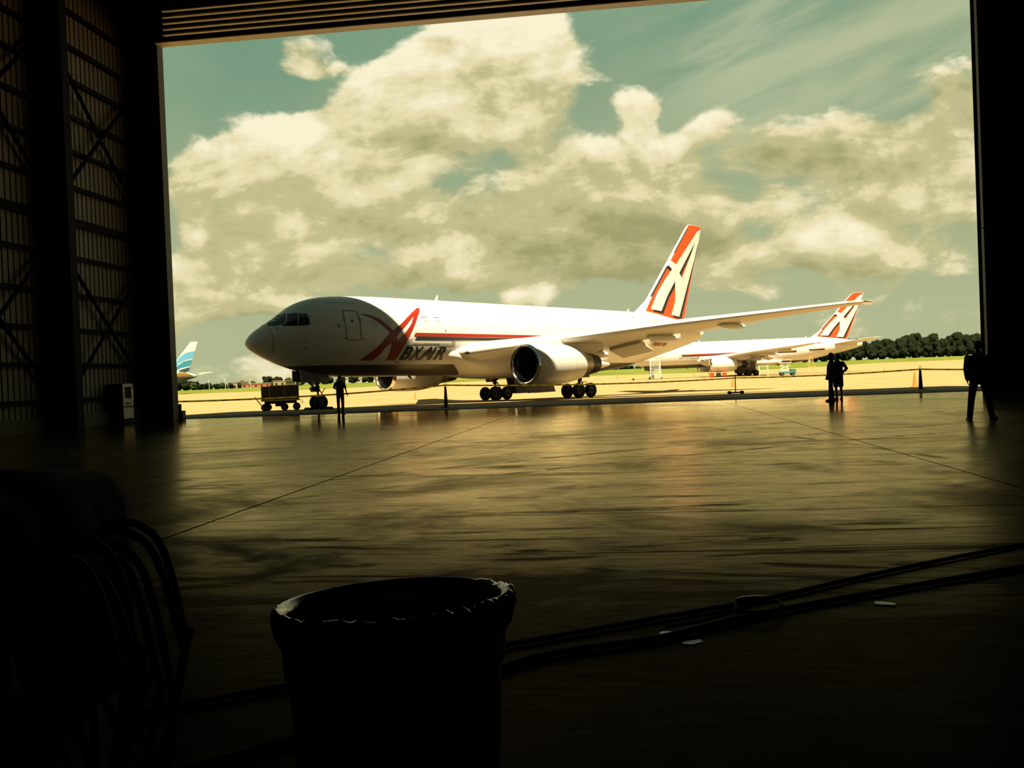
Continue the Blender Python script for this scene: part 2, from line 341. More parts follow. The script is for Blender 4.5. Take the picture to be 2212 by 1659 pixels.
# left wall steelwork: columns, girts, cross braces
def column(y0,y1,xin,i):
    o=MB(); o.box(-22.05,xin-.03,y0+.46*(y1-y0),y0+.54*(y1-y0),0,30).box(xin-.05,xin,y0,y1,0,30).box(-22.08,-22.03,y0,y1,0,30)
    return struct(o.out('trim_%d'%i,steel,smooth=False))
column(32.0,32.45,-20.85,11); column(38.72,38.93,-21.0,12); column(25.0,25.5,-20.85,13)
gz_=[1.17,2.6,4.05,5.5,7.05,8.54,10,11.5,12.96,14.5,15.9,17.4,18.9,20.4]
g=MB()
for i,z in enumerate(gz_):
    h=.16 if i==5 else .08
    g.box(-22.1,-21.88,-14,38.9,z-h,z+h*.2).box(-21.9,-21.87,-14,38.9,z-h-.04,z+h)
struct(g.out('trim_14',steel,smooth=False))
def brace(ya,yb,z0,z1,x=-21.75):
    g=MB(); g.tube([(x,ya,z0),(x,yb,z1)],.085,6).tube([(x-.1,ya,z1),(x-.1,yb,z0)],.085,6); return g
i=15
for ya,yb in ((33.2,38.9),(26.2,31.9)):
    for z0,z1 in ((1.6,7.1),(9.7,15.4),(17.8,23.6)):
        struct(brace(ya,yb,z0,z1).out('trim_%d'%i,steel,smooth=False)); i+=1
# roller shoe at the foot of the left jamb
t=empty('door_guide_block',(-20.40,39.42,gz(39.4)),0,'dark steel door guide block at the foot of the left jamb','door guide')
MB().box(-.13,.13,-.14,.2,0,.40).out('base_block',jm,t,bevel=.03); MB().box(-.13,-.04,-.12,.15,.40,.72).out('roller_housing',steel,t,bevel=.03)

# ================================================================== AIRLINERS
def interp(X,Y,x):
    n=len(X)
    if x<=X[0]: return Y[0]
    if x>=X[-1]: return Y[-1]
    for i in range(n-1):
        if x<=X[i+1]: break
    h=X[i+1]-X[i]; d=(Y[i+1]-Y[i])/h
    def sl(k):
        if k==0 or k==n-1: return None
        a=(Y[k]-Y[k-1])/(X[k]-X[k-1]); b=(Y[k+1]-Y[k])/(X[k+1]-X[k])
        return 0 if a*b<=0 else 2*a*b/(a+b)
    m0=sl(i); m1=sl(i+1); m0=d*1.6 if m0 is None else m0; m1=d if m1 is None else m1
    t=(x-X[i])/h
    return (2*t**3-3*t*t+1)*Y[i]+(t**3-2*t*t+t)*h*m0+(-2*t**3+3*t*t)*Y[i+1]+(t**3-t*t)*h*m1
HS=[0,.12,.5,1,1.6,2.3,3.2,4.2,5.4,6.8,8.5,10,31,33,35.5,38.7,42,44,45.65,47.5,48.6]
HT=[4.20,4.47,4.87,5.22,5.58,6.05,6.66,7.05,7.28,7.38,7.44,7.46,7.46,7.46,7.46,7.42,7.2,6.97,6.72,6.3,6.0]
HB=[4.12,3.93,3.68,3.42,3.15,2.87,2.58,2.33,2.15,2.07,2.05,2.05,2.05,2.15,2.42,3.0,3.70,4.1,4.48,4.95,5.35]
HW=[.05,.32,.70,1.04,1.38,1.71,2.00,2.21,2.38,2.48,2.515,2.515,2.515,2.5,2.42,2.2,1.78,1.42,1.08,.62,.3]
def hull(s): return interp(HS,HT,s),interp(HS,HB,s),interp(HS,HW,s)
def hpt(s,z,side=1,off=.02):
    T,B,W=hull(s); zc=(T+B)/2; h=(T-B)/2; q=max(-1,min(1,(z-zc)/h)); y=W*math.sqrt(max(0,1-q*q))
    n=Vector((0,y/W/W,(z-zc)/h/h)).normalized()
    if s<6: n=(n+Vector((-.9*(1-s/6),0,0))).normalized()
    return (s+n.x*off,side*(y+n.y*off),zc+q*h+n.z*off)
def thk(x): return 5*(.2969*math.sqrt(max(x,0))-.126*x-.3516*x*x+.2843*x**3-.1036*x**4)
def finLE(z): return 46.83-(16.31-z)*.916 if z>8.6 else 39.77-(8.6-z)*1.5
def finTE(z): return 45.65+(z-6.73)*.3765
def fpt(s,z,side=1,off=.025):
    a,b=finLE(z),finTE(z); x=max(0,min(1,(s-a)/(b-a))); return (s,side*((b-a)*.095*thk(x)+off),z)
def flat_mesh(name,polys,fn,step=.3,verts=None,faces=None):
    bm=bmesh.new()
    if faces is not None:
        v=[bm.verts.new((p[0],p[1],0)) for p in verts]
        for f in faces:
            try: bm.faces.new([v[i] for i in f])
            except ValueError: pass
    for loops in polys or []:
        if not isinstance(loops[0][0],(tuple,list)): loops=[loops]
        vv=[Vector((p[0],p[1],0)) for l in loops for p in l]; v=[bm.verts.new(p) for p in vv]
        for t in tessellate_polygon([[Vector((p[0],p[1],0)) for p in l] for l in loops]):
            try: bm.faces.new([v[i] for i in t])
            except ValueError: pass
    xs=[v.co.x for v in bm.verts]; zs=[v.co.y for v in bm.verts]
    for lo,hi,nrm in ((min(xs),max(xs),(1,0,0)),(min(zs),max(zs),(0,1,0))):
        k=math.ceil(lo/step)
        while k*step<hi:
            bmesh.ops.bisect_plane(bm,geom=bm.verts[:]+bm.edges[:]+bm.faces[:],plane_co=[c*k*step for c in nrm],plane_no=nrm); k+=1
    for v in bm.verts:
        p=fn(v.co.x,v.co.y); v.co=(p[0],-p[1],p[2])
    me=bpy.data.meshes.new(name); bm.to_mesh(me); bm.free(); return me
def decal(name,polys,m,parent,side=1,fn=None,off=.02,step=.3):
    f=fn or hpt
    for p in polys: o=link(name,flat_mesh(name,[p],lambda s,z:f(s,z,side,off),step),m,parent,smooth=True)
    return o
def text_mesh(body,w,h,shear=0,bold=0):
    c=bpy.data.curves.new('lettering','FONT'); c.body=body; c.shear=shear; c.offset=bold; c.resolution_u=4
    o=bpy.data.objects.new('lettering',c); COL.objects.link(o)
    bpy.context.view_layer.update(); me=bpy.data.meshes.new_from_object(o.evaluated_get(bpy.context.evaluated_depsgraph_get()))
    bpy.data.objects.remove(o); bpy.data.curves.remove(c)
    xs=[v.co.x for v in me.vertices]; ys=[v.co.y for v in me.vertices]; x0,y0=min(xs),min(ys); kx=w/(max(xs)-x0); ky=h/(max(ys)-y0)
    V=[((v.co.x-x0)*kx,(v.co.y-y0)*ky) for v in me.vertices]; Fc=[tuple(p.vertices) for p in me.polygons]; bpy.data.meshes.remove(me); return V,Fc
def text_decal(name,body,s,z,w,h,m,parent,shear=0,bold=0,tilt=0,fn=None,off=.02):
    V,Fc=text_mesh(body,w,h,shear,bold); V=[(s+x,z+y+x*tilt) for x,y in V]; f=fn or hpt
    return link(name,flat_mesh(name,None,lambda a,b:f(a,b,1,off),.3,V,Fc),m,parent)
def rrect(x0,x1,z0,z1,r,k=4):
    P=[]
    for cx,cz,a in ((x1-r,z1-r,0),(x0+r,z1-r,90),(x0+r,z0+r,180),(x1-r,z0+r,270)):
        for i in range(k+1): t=math.radians(a+90*i/k); P.append((cx+r*math.cos(t),cz+r*math.sin(t)))
    return P
def ring(x0,x1,z0,z1,r,w): return [rrect(x0,x1,z0,z1,r),rrect(x0+w,x1-w,z0+w,z1-w,max(.01,r-w))]
WS=[(0,13.0,12.6,3.45,.15,.055),(2.4,14.6,11.5,3.55,.14,.05),(5.4,17.0,9.6,3.86,.125,.04),(8.3,19.25,7.35,4.22,.115,.03),(14,23.75,5.55,4.88,.105,.015),(19.5,28.1,3.75,5.38,.10,.0),(23.2,31.0,2.55,5.72,.10,-.01),(23.9,32.2,1.55,5.80,.08,-.01)]
def sect(w,side,a=0,b=1,grow=1.0,n=16):
    y,le,c,z,t,inc=w; P=[]
    for i in range(n+1):
        x=a+(b-a)*(1-math.cos(PI*i/n))/2 if (a,b)==(0,1) else a+(b-a)*(i/n)**1.6
        P.append((x,thk(x)*t*grow+.02*math.sin(PI*x)))
    Q=[(x,-thk(x)*t*grow*.85+.02*math.sin(PI*x)) for x,_ in P]
    pts=P[::-1]+Q[1:]
    return [(le+c*x,side*y,z+c*q-x*c*inc) for x,q in pts]
def winterp(y):
    for i in range(len(WS)-1):
        if y<=WS[i+1][0]:
            k=(y-WS[i][0])/(WS[i+1][0]-WS[i][0]); return tuple(a+(b-a)*k for a,b in zip(WS[i],WS[i+1]))
TY=[(-.20,.30),(-.21,.40),(-.17,.50),(-.09,.56),(0,.575),(.09,.56),(.17,.50),(.21,.40),(.20,.30)]
def wheel(parent,s,y,z,R,w,name='wheel'):
    o=MB(True).lathe([(a*w/.42+y,r*R/.575) for a,r in TY],(s,0,z),'y',28).out(name,tyre,parent)
    k=w/2; MB(True).lathe([(y-k*.8,.001),(y-k*.8,R*.50),(y-k*.95,R*.53)],(s,0,z),'y',20).lathe([(y+k*.95,R*.53),(y+k*.55,R*.48),(y+k*.55,R*.2),(y+k*.9,R*.15),(y+k*.9,.001)],(s,0,z),'y',20).out('hub',hubm,o)
    return o
def airliner(root,liv='red'):
    red=liv=='red'; fus=fusm if red else fuselage_mat('silver_over_navy_paint',(.25,.30,.30),(.02,.045,.07),5.3)
    ss=[1.2+.2*i for i in range(24)]+[6+.5*i for i in range(9)]+[10.5+1.0*i for i in range(20)]+[30.5+.5*i for i in range(36)]+[48.45,48.6]
    n=56
    def hring(s): T,B,W=hull(s); return [(s,W*math.cos(2*PI*j/n),(T+B)/2+(T-B)/2*math.sin(2*PI*j/n)) for j in range(n)]
    body=MB(True).rings([hring(s) for s in ss]).out('fuselage',fus,root,angle=60)
    MB(True).rings([hring(s) for s in (0,.03,.07,.12,.2,.3,.42,.56,.72,.9,1.05,1.19)]).out('radome',fairw if red else fus,root,angle=70)
    # wing to body fairing
    fs=[(13.0,1.2,3.6,3.3),(13.8,2.0,3.85,3.1),(14.5,2.46,4.0,2.85),(15.3,2.68,4.12,2.5),(16.3,2.84,4.2,2.12),(17.6,2.95,4.15,1.85),(20,3.0,3.95,1.72),(25,2.98,3.7,1.72),(28,2.88,3.5,1.85),(30,2.66,3.2,2.1),(31.5,2.3,2.9,2.4)]
    R=[]
    for i in range(60):
        s=13+18.5*i/59; w=interp([f[0] for f in fs],[f[1] for f in fs],s);T=interp([f[0] for f in fs],[f[2] for f in fs],s);B=interp([f[0] for f in fs],[f[3] for f in fs],s)
        r=[]
        for j in range(40):
            t=2*PI*j/40; c,q=math.cos(t),math.sin(t); e=.72
            r.append((s,w*math.copysign(abs(c)**e,c),(T+B)/2+(T-B)/2*math.copysign(abs(q)**e,q)))
        R.append(r)
    MB(True).rings(R).out('belly_fairing',fairw,root,angle=60)
    # wings
    for sd in (1,-1):
        w=MB(True).rings([sect(x,sd) for x in WS]).out('wing',wingg,root,angle=50)
        sec=[winterp(y) for y in (3.0,5.4,8.3,14,19.5,23.1)]
        MB(True).rings([[(p[0]-.02,p[1],p[2]) for p in sect(x,sd,0,.12,1.10,8)] for x in sec]).out('slat',white,w,angle=50)
        for y,L,r in ((5.6,3.0,.28),(11.2,3.2,.24),(15.6,2.9,.20)):
            q=winterp(y); te=q[1]+q[2]; z=q[3]-q[2]*q[5]-.22
            prof=[(te-L+L*1.32*k/12,r*math.sin(PI*(k+.15)/12.6)**.6) for k in range(12)]
            MB(True).lathe(prof,(0,sd*y,z),'x',14,True,1,1.15).out('flap_track_fairing',fairw,w)
        hy=[winterp(y) for y in (6.7,9.3)]; R=[]
        for q in hy:
            te=q[1]+q[2]; z=q[3]-q[2]*q[5]; y=sd*q[0]
            R.append([(te-.35,y,z+.06),(te+1.15,y,z-.72),(te+1.2,y,z-.80),(te-.45,y,z-.22)])
        MB(True).rings(R).out('drooped_aileron',fairw,w,smooth=False,bevel=.02)
        # spoiler and aileron gap lines as thin ridges
        R=[]
        for y in (9.6,14,19.5):
            q=winterp(y); x=.66; R.append((q[1]+q[2]*x,sd*y,q[3]-x*q[2]*q[5]+q[2]*(thk(x)*q[4]+.02)))
        MB(True).tube(R,.025,5).out('spoiler_edge',line,w)
        MB(True).ell((32.6,sd*23.8,5.75),(.8,.16,.14)).out('wingtip_light',metal,w)
        # engine
        ey=sd*7.92; ez=2.47; ex=15.75
        L=lambda prof,nm,m,par,cap=False: MB(True).lathe([(ex+a,r) for a,r in prof],(0,ey,ez),'x',48,cap).out(nm,m,par,angle=40)
        nac=L([(.28,1.355),(.9,1.42),(1.8,1.45),(2.7,1.44),(3.3,1.41),(3.75,1.36),(3.76,1.30)],'engine_cowling',white,root)
        L([(.62,1.13),(.3,1.14),(.12,1.17),(.03,1.22),(0,1.27),(.04,1.31),(.14,1.335),(.28,1.357)],'inlet_lip',metal,nac)
        L([(.62,1.13),(1.2,1.12),(1.9,1.15)],'inlet_duct',darkm,nac)
        f=MB(True).lathe([(ex+1.85,.02),(ex+1.88,1.15)],(0,ey,ez),'x',40,False)
        for k in range(36):
            a=2*PI*k/36; mx=Matrix.Translation((ex+1.7,ey,ez))@Matrix.Rotation(a,4,'X')@Matrix.Rotation(.6,4,'Z'); f.box(-.1,.1,-.012,.012,.3,1.12,mx)
        f.out('fan',darkm,nac,smooth=False)
        L([(1.2,.01),(1.28,.12),(1.5,.26),(1.8,.36)],'spinner',hubm,nac,True)
        L([(3.76,1.36),(4.3,1.28),(5.0,1.14),(5.25,1.08),(5.24,1.02),(4.4,1.0)],'thrust_reverser',fairw,nac)
        L([(4.6,.99),(5.3,.97),(6.2,.80),(6.75,.70)],'core_cowl',dmetal,nac)
        L([(6.3,.80),(6.75,.74),(7.25,.66),(7.3,.60),(7.28,.5)],'exhaust_nozzle',blackp,nac)
        L([(6.9,.48),(7.5,.32),(7.9,.05)],'exhaust_plug',darkm,nac,True)
        R=[]
        for a,z0,z1,wd in ((1.3,3.6,3.95,.05),(2.2,3.5,4.02,.22),(3.6,3.3,4.16,.27),(5.0,2.9,4.22,.27),(6.3,3.0,4.2,.22),(8.2,3.6,4.15,.10)):
            R.append([(ex+a,ey-wd,z0),(ex+a,ey+wd,z0),(ex+a,ey+wd,z1),(ex+a,ey-wd,z1)])
        MB(True).rings(R).out('engine_pylon',fairw,root,bevel=.05)
        MB(True).ell((15.25,sd*3.0,3.52),(.36,.16,.12)).out('landing_light',glassd,root)
        # horizontal stabiliser
        R=[]
        for y,le,c,z,t in ((0,41.4,6.0,5.75,.10),(1.2,42.1,5.4,5.85,.10),(9.3,47.6,1.9,6.75,.09)):
            P=[(x,thk(x)*t) for x in [(1-math.cos(PI*i/12))/2 for i in range(13)]]; pts=P[::-1]+[(x,-q) for x,q in P[1:]]
            R.append([(le+c*x,sd*y,z+c*q) for x,q in pts])
        MB(True).rings(R).out('horizontal_stabiliser',wingg if red else mat('cream_stabiliser',(.62,.50,.26),.45),root,angle=50)
    # fin with dorsal fillet
    R=[]
    for z in (5.8,6.9,7.6,8.0,8.6,9.5,11,13,15,16.0,16.30,16.4):
        a,b=finLE(z),finTE(z)
        if z>16: a+=.12 if z<16.35 else .35
        k=.095 if z<16.3 else .05
        P=[(x,thk(x)*k) for x in [(1-math.cos(PI*i/20))/2 for i in range(21)]]; pts=P[::-1]+[(x,-q) for x,q in P[1:]]
        R.append([(a+(b-a)*x,(b-a)*q,z) for x,q in pts])
    fin=MB(True).rings(R).out('fin',white,root,angle=50)
    decal('rudder_gap',[[(finLE(z)+(finTE(z)-finLE(z))*.70,z) for z in (8,10,12,14,16)]+[(finLE(z)+(finTE(z)-finLE(z))*.70+.03,z) for z in (16,14,12,10,8)]],line,fin,1,fpt,.04)
    if red:
        for sd in (1,-1):
            decal('orange_fin_panel',[[(47.03,16.33),(49.20,16.36),(45.60,6.80),(43.5,7.05),(41.2,7.38),(39.32,7.62)]],orange,fin,sd,fpt,.030)
            w1=[(49.15,16.1),(48.4,15.79),(46.55,14.16),(44.42,12.25),(43.68,12.58),(43.21,12.07),(43.66,11.73),(43.55,11.59),(42.49,10.63),(41.32,9.46),(40.01,7.78),(41.63,7.65),(42.77,9.17),(44.12,10.62),(44.11,9.98),(44.06,8.78),(43.34,7.38),(44.78,7.24),(46.57,10.65),(47.8,12.96),(48.74,14.9)]
            hole=[(47.98,14.71),(46.76,13.41),(45.08,11.62),(44.94,11.46),(45.35,10.98),(47.01,13.2)]
            decal('white_letter_panel',[[w1,hole]],white,fin,sd,fpt,.050)
            decal('black_letter_shadow',[[(47.98,14.71),(44.94,11.46),(45.18,11.2),(46.31,12.54),(47.31,13.69)],[(44.11,10.58),(42.7,9.1),(41.63,7.65),(40.43,7.71),(40.36,7.58),(41.92,7.42),(43.0,9.0),(44.08,10.05)],[(48.6,14.73),(48.42,14.09),(47.31,11.69),(45.16,7.03),(43.7,7.15),(43.71,7.31),(44.78,7.24),(46.57,10.65),(47.8,12.96)],[(43.27,12.1),(43.69,11.75),(43.55,11.55),(43.07,11.8)]],blackp,fin,sd,fpt,.058)
        decal('polished_edge_strip',[[(finLE(z)+.16,z) for z in (9,11,12)]+[(finLE(z)+.38,z) for z in (12,11,9)],[(finLE(z)+.16,z) for z in (13.4,15,16)]+[(finLE(z)+.30,z) for z in (16,15,13.4)]],metal,fin,1,fpt,.045)
        # cheat line, both sides
        for sd in (1,-1):
            decal('red_stripe',[[(10.85,4.655),(11.0,4.89),(34.5,4.92),(34.5,4.675)]],redp,body,sd,step=.5)
            decal('black_stripe',[[(10.92,4.43),(11.08,4.61),(34.5,4.64),(34.5,4.45)]],blackp,body,sd,step=.5)
            decal('tail_stripe',[[(36.9,4.94),(37.35,4.70),(40.2,4.70),(40.6,4.92),(39.9,5.06),(38.8,4.96)]],blackp,body,sd,off=.05)
            decal('tail_stripe',[[(38.2,4.93),(39.9,5.06),(40.6,4.92),(40.2,4.83)]],redp,body,sd,off=.07)
        # big A emblem on the port side
        A=[(6.87,3.07),(7.35,3.45),(7.84,3.79),(8.3,4.2),(8.66,4.61),(8.95,4.86),(8.72,5.04),(8.45,5.26),(8.2,5.46),(7.65,5.80),(7.3,5.91),(6.95,5.99),(6.95,6.05),(7.35,6.02),(7.68,5.95),(8.26,5.74),(8.74,5.37),(9.18,4.98),(9.37,5.12),(10.0,5.55),(10.52,5.92),(11.1,6.3),(11.68,6.62),(11.95,6.64),(11.8,6.4),(11.45,6.02),(10.86,5.21),(10.37,4.5),(9.94,3.74),(9.66,3.08),(8.9,3.07),(9.04,3.6),(9.09,3.93),(9.01,4.22),(8.56,3.86),(8.19,3.39),(7.79,3.06)]
        hl=[(11.08,6.02),(10.5,5.56),(9.78,4.97),(9.41,4.58),(9.56,4.33),(10.03,4.77),(10.74,5.49)]
        decal('emblem_letter',[[A,hl]],redp,body,1,step=.2)
        for ch,x,w in (('B',9.90,.98),('X',10.72,1.08),('A',11.52,.98),('I',12.40,.50),('R',12.82,.92)):
            text_decal('title_letter',ch,x,3.09,w,.88,blackp,body,shear=.42,bold=.03,off=.03)
        text_decal('web_address','abxair.com',37.75,4.28,2.45,.42,redp,body,shear=.3,bold=.025,off=.05)
        text_decal('registration','N749AX',38.0,6.46,1.5,.22,mat('grey_lettering',(.30,.27,.22),.6),body,tilt=-.03)
        # doors, hatches, plugged windows
        decal('door_outline',[ring(5.6,6.70,4.32,6.27,.16,.045)],line,body,1); 
        c=[(6.14+.085*math.cos(a*PI/5),5.58+.085*math.sin(a*PI/5)) for a in range(10)]; decal('door_window',[c],glassd,body,1,off=.03,step=.5)
        decal('hinge_plate',[[(5.50,4.42),(5.68,4.42),(5.68,4.50),(5.50,4.50)],[(6.62,4.42),(6.95,4.42),(6.95,4.47),(6.62,4.47)],[(5.54,5.55),(5.64,5.55),(5.64,5.7),(5.54,5.7)],[(6.66,5.5),(6.76,5.5),(6.76,5.75),(6.66,5.75)]],line,body,1,off=.03)
        decal('cargo_door_outline',[ring(10.55,14.35,4.50,7.05,.25,.022)],faint,body,1,off=.014)
        decal('cargo_sill_patch',[[(10.4,4.05),(10.4,4.47),(10.66,4.47),(10.8,4.2),(14.1,4.2),(14.25,4.5),(14.5,4.5),(14.5,4.05),(13.0,4.0),(12.9,4.12),(10.9,4.1)]],mat('scuffed_grey_patch',(.40,.36,.28),.6,var=.6,vs=2.2),body,1,off=.012)
        decal('belly_hatch',[ring(9.75,10.0,2.86,3.0,.04,.03),[(5.1,5.12),(5.2,5.12),(5.2,5.35),(5.1,5.35)],[(2.85,4.2),(3.1,4.2),(3.1,4.25),(2.85,4.25)],[(2.85,3.85),(3.1,3.85),(3.1,3.9),(2.85,3.9)],[(1.48,5.02),(1.56,5.02),(1.56,5.12),(1.48,5.12)],[(13.58,5.05),(13.68,5.05),(13.68,5.15),(13.58,5.15)],[(35.5,6.72),(35.7,6.72),(35.7,6.82),(35.5,6.82)]],line,body,1,off=.03)
        decal('service_panel_line',[[(11.7,5.98),(12.25,5.98),(12.25,6.01),(11.7,6.01)],[(12.8,5.98),(13.35,5.98),(13.35,6.01),(12.8,6.01)],ring(11.9,12.15,5.70,5.82,.03,.02),ring(13.0,13.25,5.70,5.82,.03,.02),[(4.8,6.75),(6.9,6.8),(6.9,6.82),(4.8,6.77)]],line,body,1,off=.02)
        decal('radome_seam',[[(1.195,5.15),(1.215,5.18),(1.225,4.6),(1.255,3.8),(1.30,3.55),(1.285,3.54),(1.235,3.8),(1.205,4.6)]],line,body,1,off=.02)
        for s_ in (7.75,8.90): decal('window_plug',[ring(s_-.14,s_+.14,5.24,5.62,.12,.02)],line,body,1,off=.015)
        w0=decal('window_plug',[ring(15.66-.14,15.66+.14,5.26,5.64,.12,.022)],faint,body,1,off=.015)
        for s_ in (16.8,)+tuple(17.95+.567*k for k in range(33)):
            if abs(s_-25)<.2: continue
            c=w0.copy(); COL.objects.link(c); c.location.x=s_-15.66
    else:
        tx=lambda x,y:(lambda z:(finTE(z)-((490-(y-265)*.21)-x)*.0213,z))(16.3-(y-265)*.0229)
        bands=[([(60,700),(135,600),(230,470),(330,410),(466,388),(448,487),(340,505),(240,550),(135,650),(80,760)],(.09,.31,.52)),([(100,770),(135,685),(225,580),(320,525),(441,505),(428,592),(280,615),(200,660),(150,705),(110,790)],(.02,.19,.30)),([(150,790),(190,705),(280,640),(421,607),(408,665),(180,740)],(.01,.045,.07))]
        for i,(pl_,c_) in enumerate(bands):
            P=[tx(*p) for p in pl_]; P=[(max(s_,finLE(z)+.02),z) for s_,z in P]
            decal('teal_fin_band',[P],mat('teal_band_paint_%d'%i,c_,.4),fin,1,fpt,.04)
    # flight deck glazing
    for sd in (1,-1):
        for P in ([(1.20,5.25),(1.45,5.5),(1.75,5.83),(2.05,5.97),(2.40,6.03),(2.03,5.42),(1.7,5.27)],[(1.80,5.24),(2.09,5.40),(2.45,6.02),(2.89,6.05),(2.59,5.22)],[(2.64,5.22),(2.94,6.04),(3.36,5.97),(3.33,5.36),(3.2,5.25)]):
            decal('cockpit_window',[P],glassd,root,sd,off=.02,step=.15)
    MB(True).prism([(14.75,7.40),(15.05,7.40),(15.12,7.86),(15.0,7.86)],-.02,.02).out('blade_antenna',white,root,smooth=False)
    MB(True).prism([(36.9,7.40),(37.15,7.40),(37.3,7.75),(37.2,7.75)],-.02,.02).out('blade_antenna',white,root,smooth=False)
    MB(True).ell((11.3,0,7.48),(.16,.12,.12)).out('beacon_light',mat('red_beacon',(.6,.04,.02),.3),root)
    # nose gear
    g=MB(True).tube([(4.9,0,.47),(4.86,0,1.2)],.07).tube([(4.86,0,1.15),(4.8,0,2.4)],.12).tube([(4.85,0,1.25),(3.7,0,2.2)],.06).tube([(4.9,-.45,.47),(4.9,.45,.47)],.06).box(4.5,4.85,-.28,.28,1.15,1.5).box(4.35,4.6,-.16,.16,1.25,1.42).tube([(5.02,0,.6),(5.25,0,.9),(4.98,0,1.3)],.035).tube([(5.1,0,1.0),(5.4,0,1.35)],.03).out('nose_gear_strut',darkm,root,smooth=False,bevel=.02)
    for y in (-.31,.31): wheel(g,4.9,y,.47,.47,.33)
    for sd in (1,-1):
        d=MB(True).poly([(3.35,sd*.52,2.55),(5.4,sd*.52,2.3),(5.38,sd*.56,1.66),(4.5,sd*.56,1.76),(3.38,sd*.56,1.86),(3.35,sd*.46,2.55),(5.4,sd*.46,2.3),(5.38,sd*.50,1.66),(4.5,sd*.50,1.76),(3.38,sd*.50,1.86)],[(0,1,2,3,4),(9,8,7,6,5),(0,5,6,1),(1,6,7,2),(2,7,8,3),(3,8,9,4),(4,9,5,0)]).out('nose_gear_door',bellyg,g,smooth=False)
        if sd==1 and red: text_decal('door_number','749',4.62,1.76,.66,.34,mat('pale_grey_digits',(.55,.53,.50),.6),g,tilt=-.10,fn=lambda s,z,sd_,o:(s,.575,z),off=0,bold=.01)
    # main gear
    for sd in (1,-1):
        cy=sd*4.65; c=24.85
        g=MB(True).tube([(c,cy,.6),(c,cy+sd*.1,1.6)],.12).tube([(c,cy+sd*.1,1.4),(c-.1,cy+sd*.35,3.6)],.19).tube([(c-.75,cy,.55),(c+.75,cy,.55)],.12).tube([(c,cy,1.7),(c,cy-sd*1.9,2.4)],.08).tube([(c-.71,cy-.8,.57),(c-.71,cy+.8,.57)],.07).tube([(c+.71,cy-.8,.57),(c+.71,cy+.8,.57)],.07).tube([(c+.1,cy,1.7),(c+1.1,cy+sd*.3,3.3)],.07).tube([(c+.15,cy,.9),(c+.45,cy,1.15),(c+.15,cy,1.5)],.05).tube([(c+.2,cy+.2,1.2),(c+.5,cy+.3,1.25),(c+.8,cy+.2,1.0)],.025).out('main_gear_strut',darkm,root,smooth=False)
        for a in (-.71,.71):
            for y in (-.57,.57): wheel(g,c+a,cy+y,.575,.575,.42)
        MB(True).box(c-.55,c+.55,cy+sd*.62-.03,cy+sd*.62+.03,1.55,3.5).out('strut_door',bellyg if sd==1 else bellyg,g,smooth=False,bevel=.02)
        MB(True).poly([(22.0,sd*.35,1.9),(26.5,sd*.35,1.9),(26.55,sd*.35,1.1),(26.75,sd*.35,.55),(24.4,sd*.35,.50),(24.3,sd*.35,.55),(22.35,sd*.35,.52)]+[(22.0,sd*.43,1.9),(26.5,sd*.43,1.9),(26.55,sd*.43,1.1),(26.75,sd*.43,.55),(24.4,sd*.43,.50),(24.3,sd*.43,.55),(22.35,sd*.43,.52)],[tuple(range(7)),tuple(range(13,6,-1))]+[(i,(i+1)%7,(i+1)%7+7,i+7) for i in range(7)]).out('wheel_well_door',bellyg,root,smooth=False)
    # drain masts and a red streamer
    MB(True).prism([(31.0,2.3),(31.3,2.3),(31.42,1.72),(31.22,1.72)],-.03,.03).out('drain_mast',darkm,root,smooth=False)
    MB(True).prism([(12.0,2.1),(12.3,2.1),(12.5,1.85),(12.4,1.85)],-.03,.03).out('drain_mast',darkm,root,smooth=False)
def place(root,x,y,yaw,tilt=-.02,z=None):
    # tilt: the aircraft stands on the apron's fall away from the hangar
    root.matrix_world=Matrix.Translation((x,y,gz(y) if z is None else z))@Matrix.Rotation(tilt,4,'X')@Matrix.Rotation(yaw,4,'Z')
root=empty('cargo_airliner',label='large white cargo airliner with a red letter emblem, nearest, its shaded nose to the left',cat='airliner')
airliner(root)
root2=copy_tree(root)
place(root,-21.858,50.44,.8815)
place(root2,3.765,186.33,.053,0,-.92)
for k in list(kids(kids(root2)[0]) if 0 else [q for a in kids(root2) for q in kids(a)]):
    if k.name.split('.')[0] in ('emblem_letter','title_letter','web_address'): bpy.data.objects.remove(k)
tag(root2,'distant white airliner with an orange striped tail parked behind the nearer one','airliner')
root3=empty('airliner',label='far airliner with teal and white banded tail fin at the left edge of the doorway',cat='airliner')
airliner(root3,'teal'); ya=math.radians(-2); c,s_=math.cos(ya),math.sin(ya)
place(root3,-129.1-49.28*c,262-49.28*s_,ya,0,-.92)

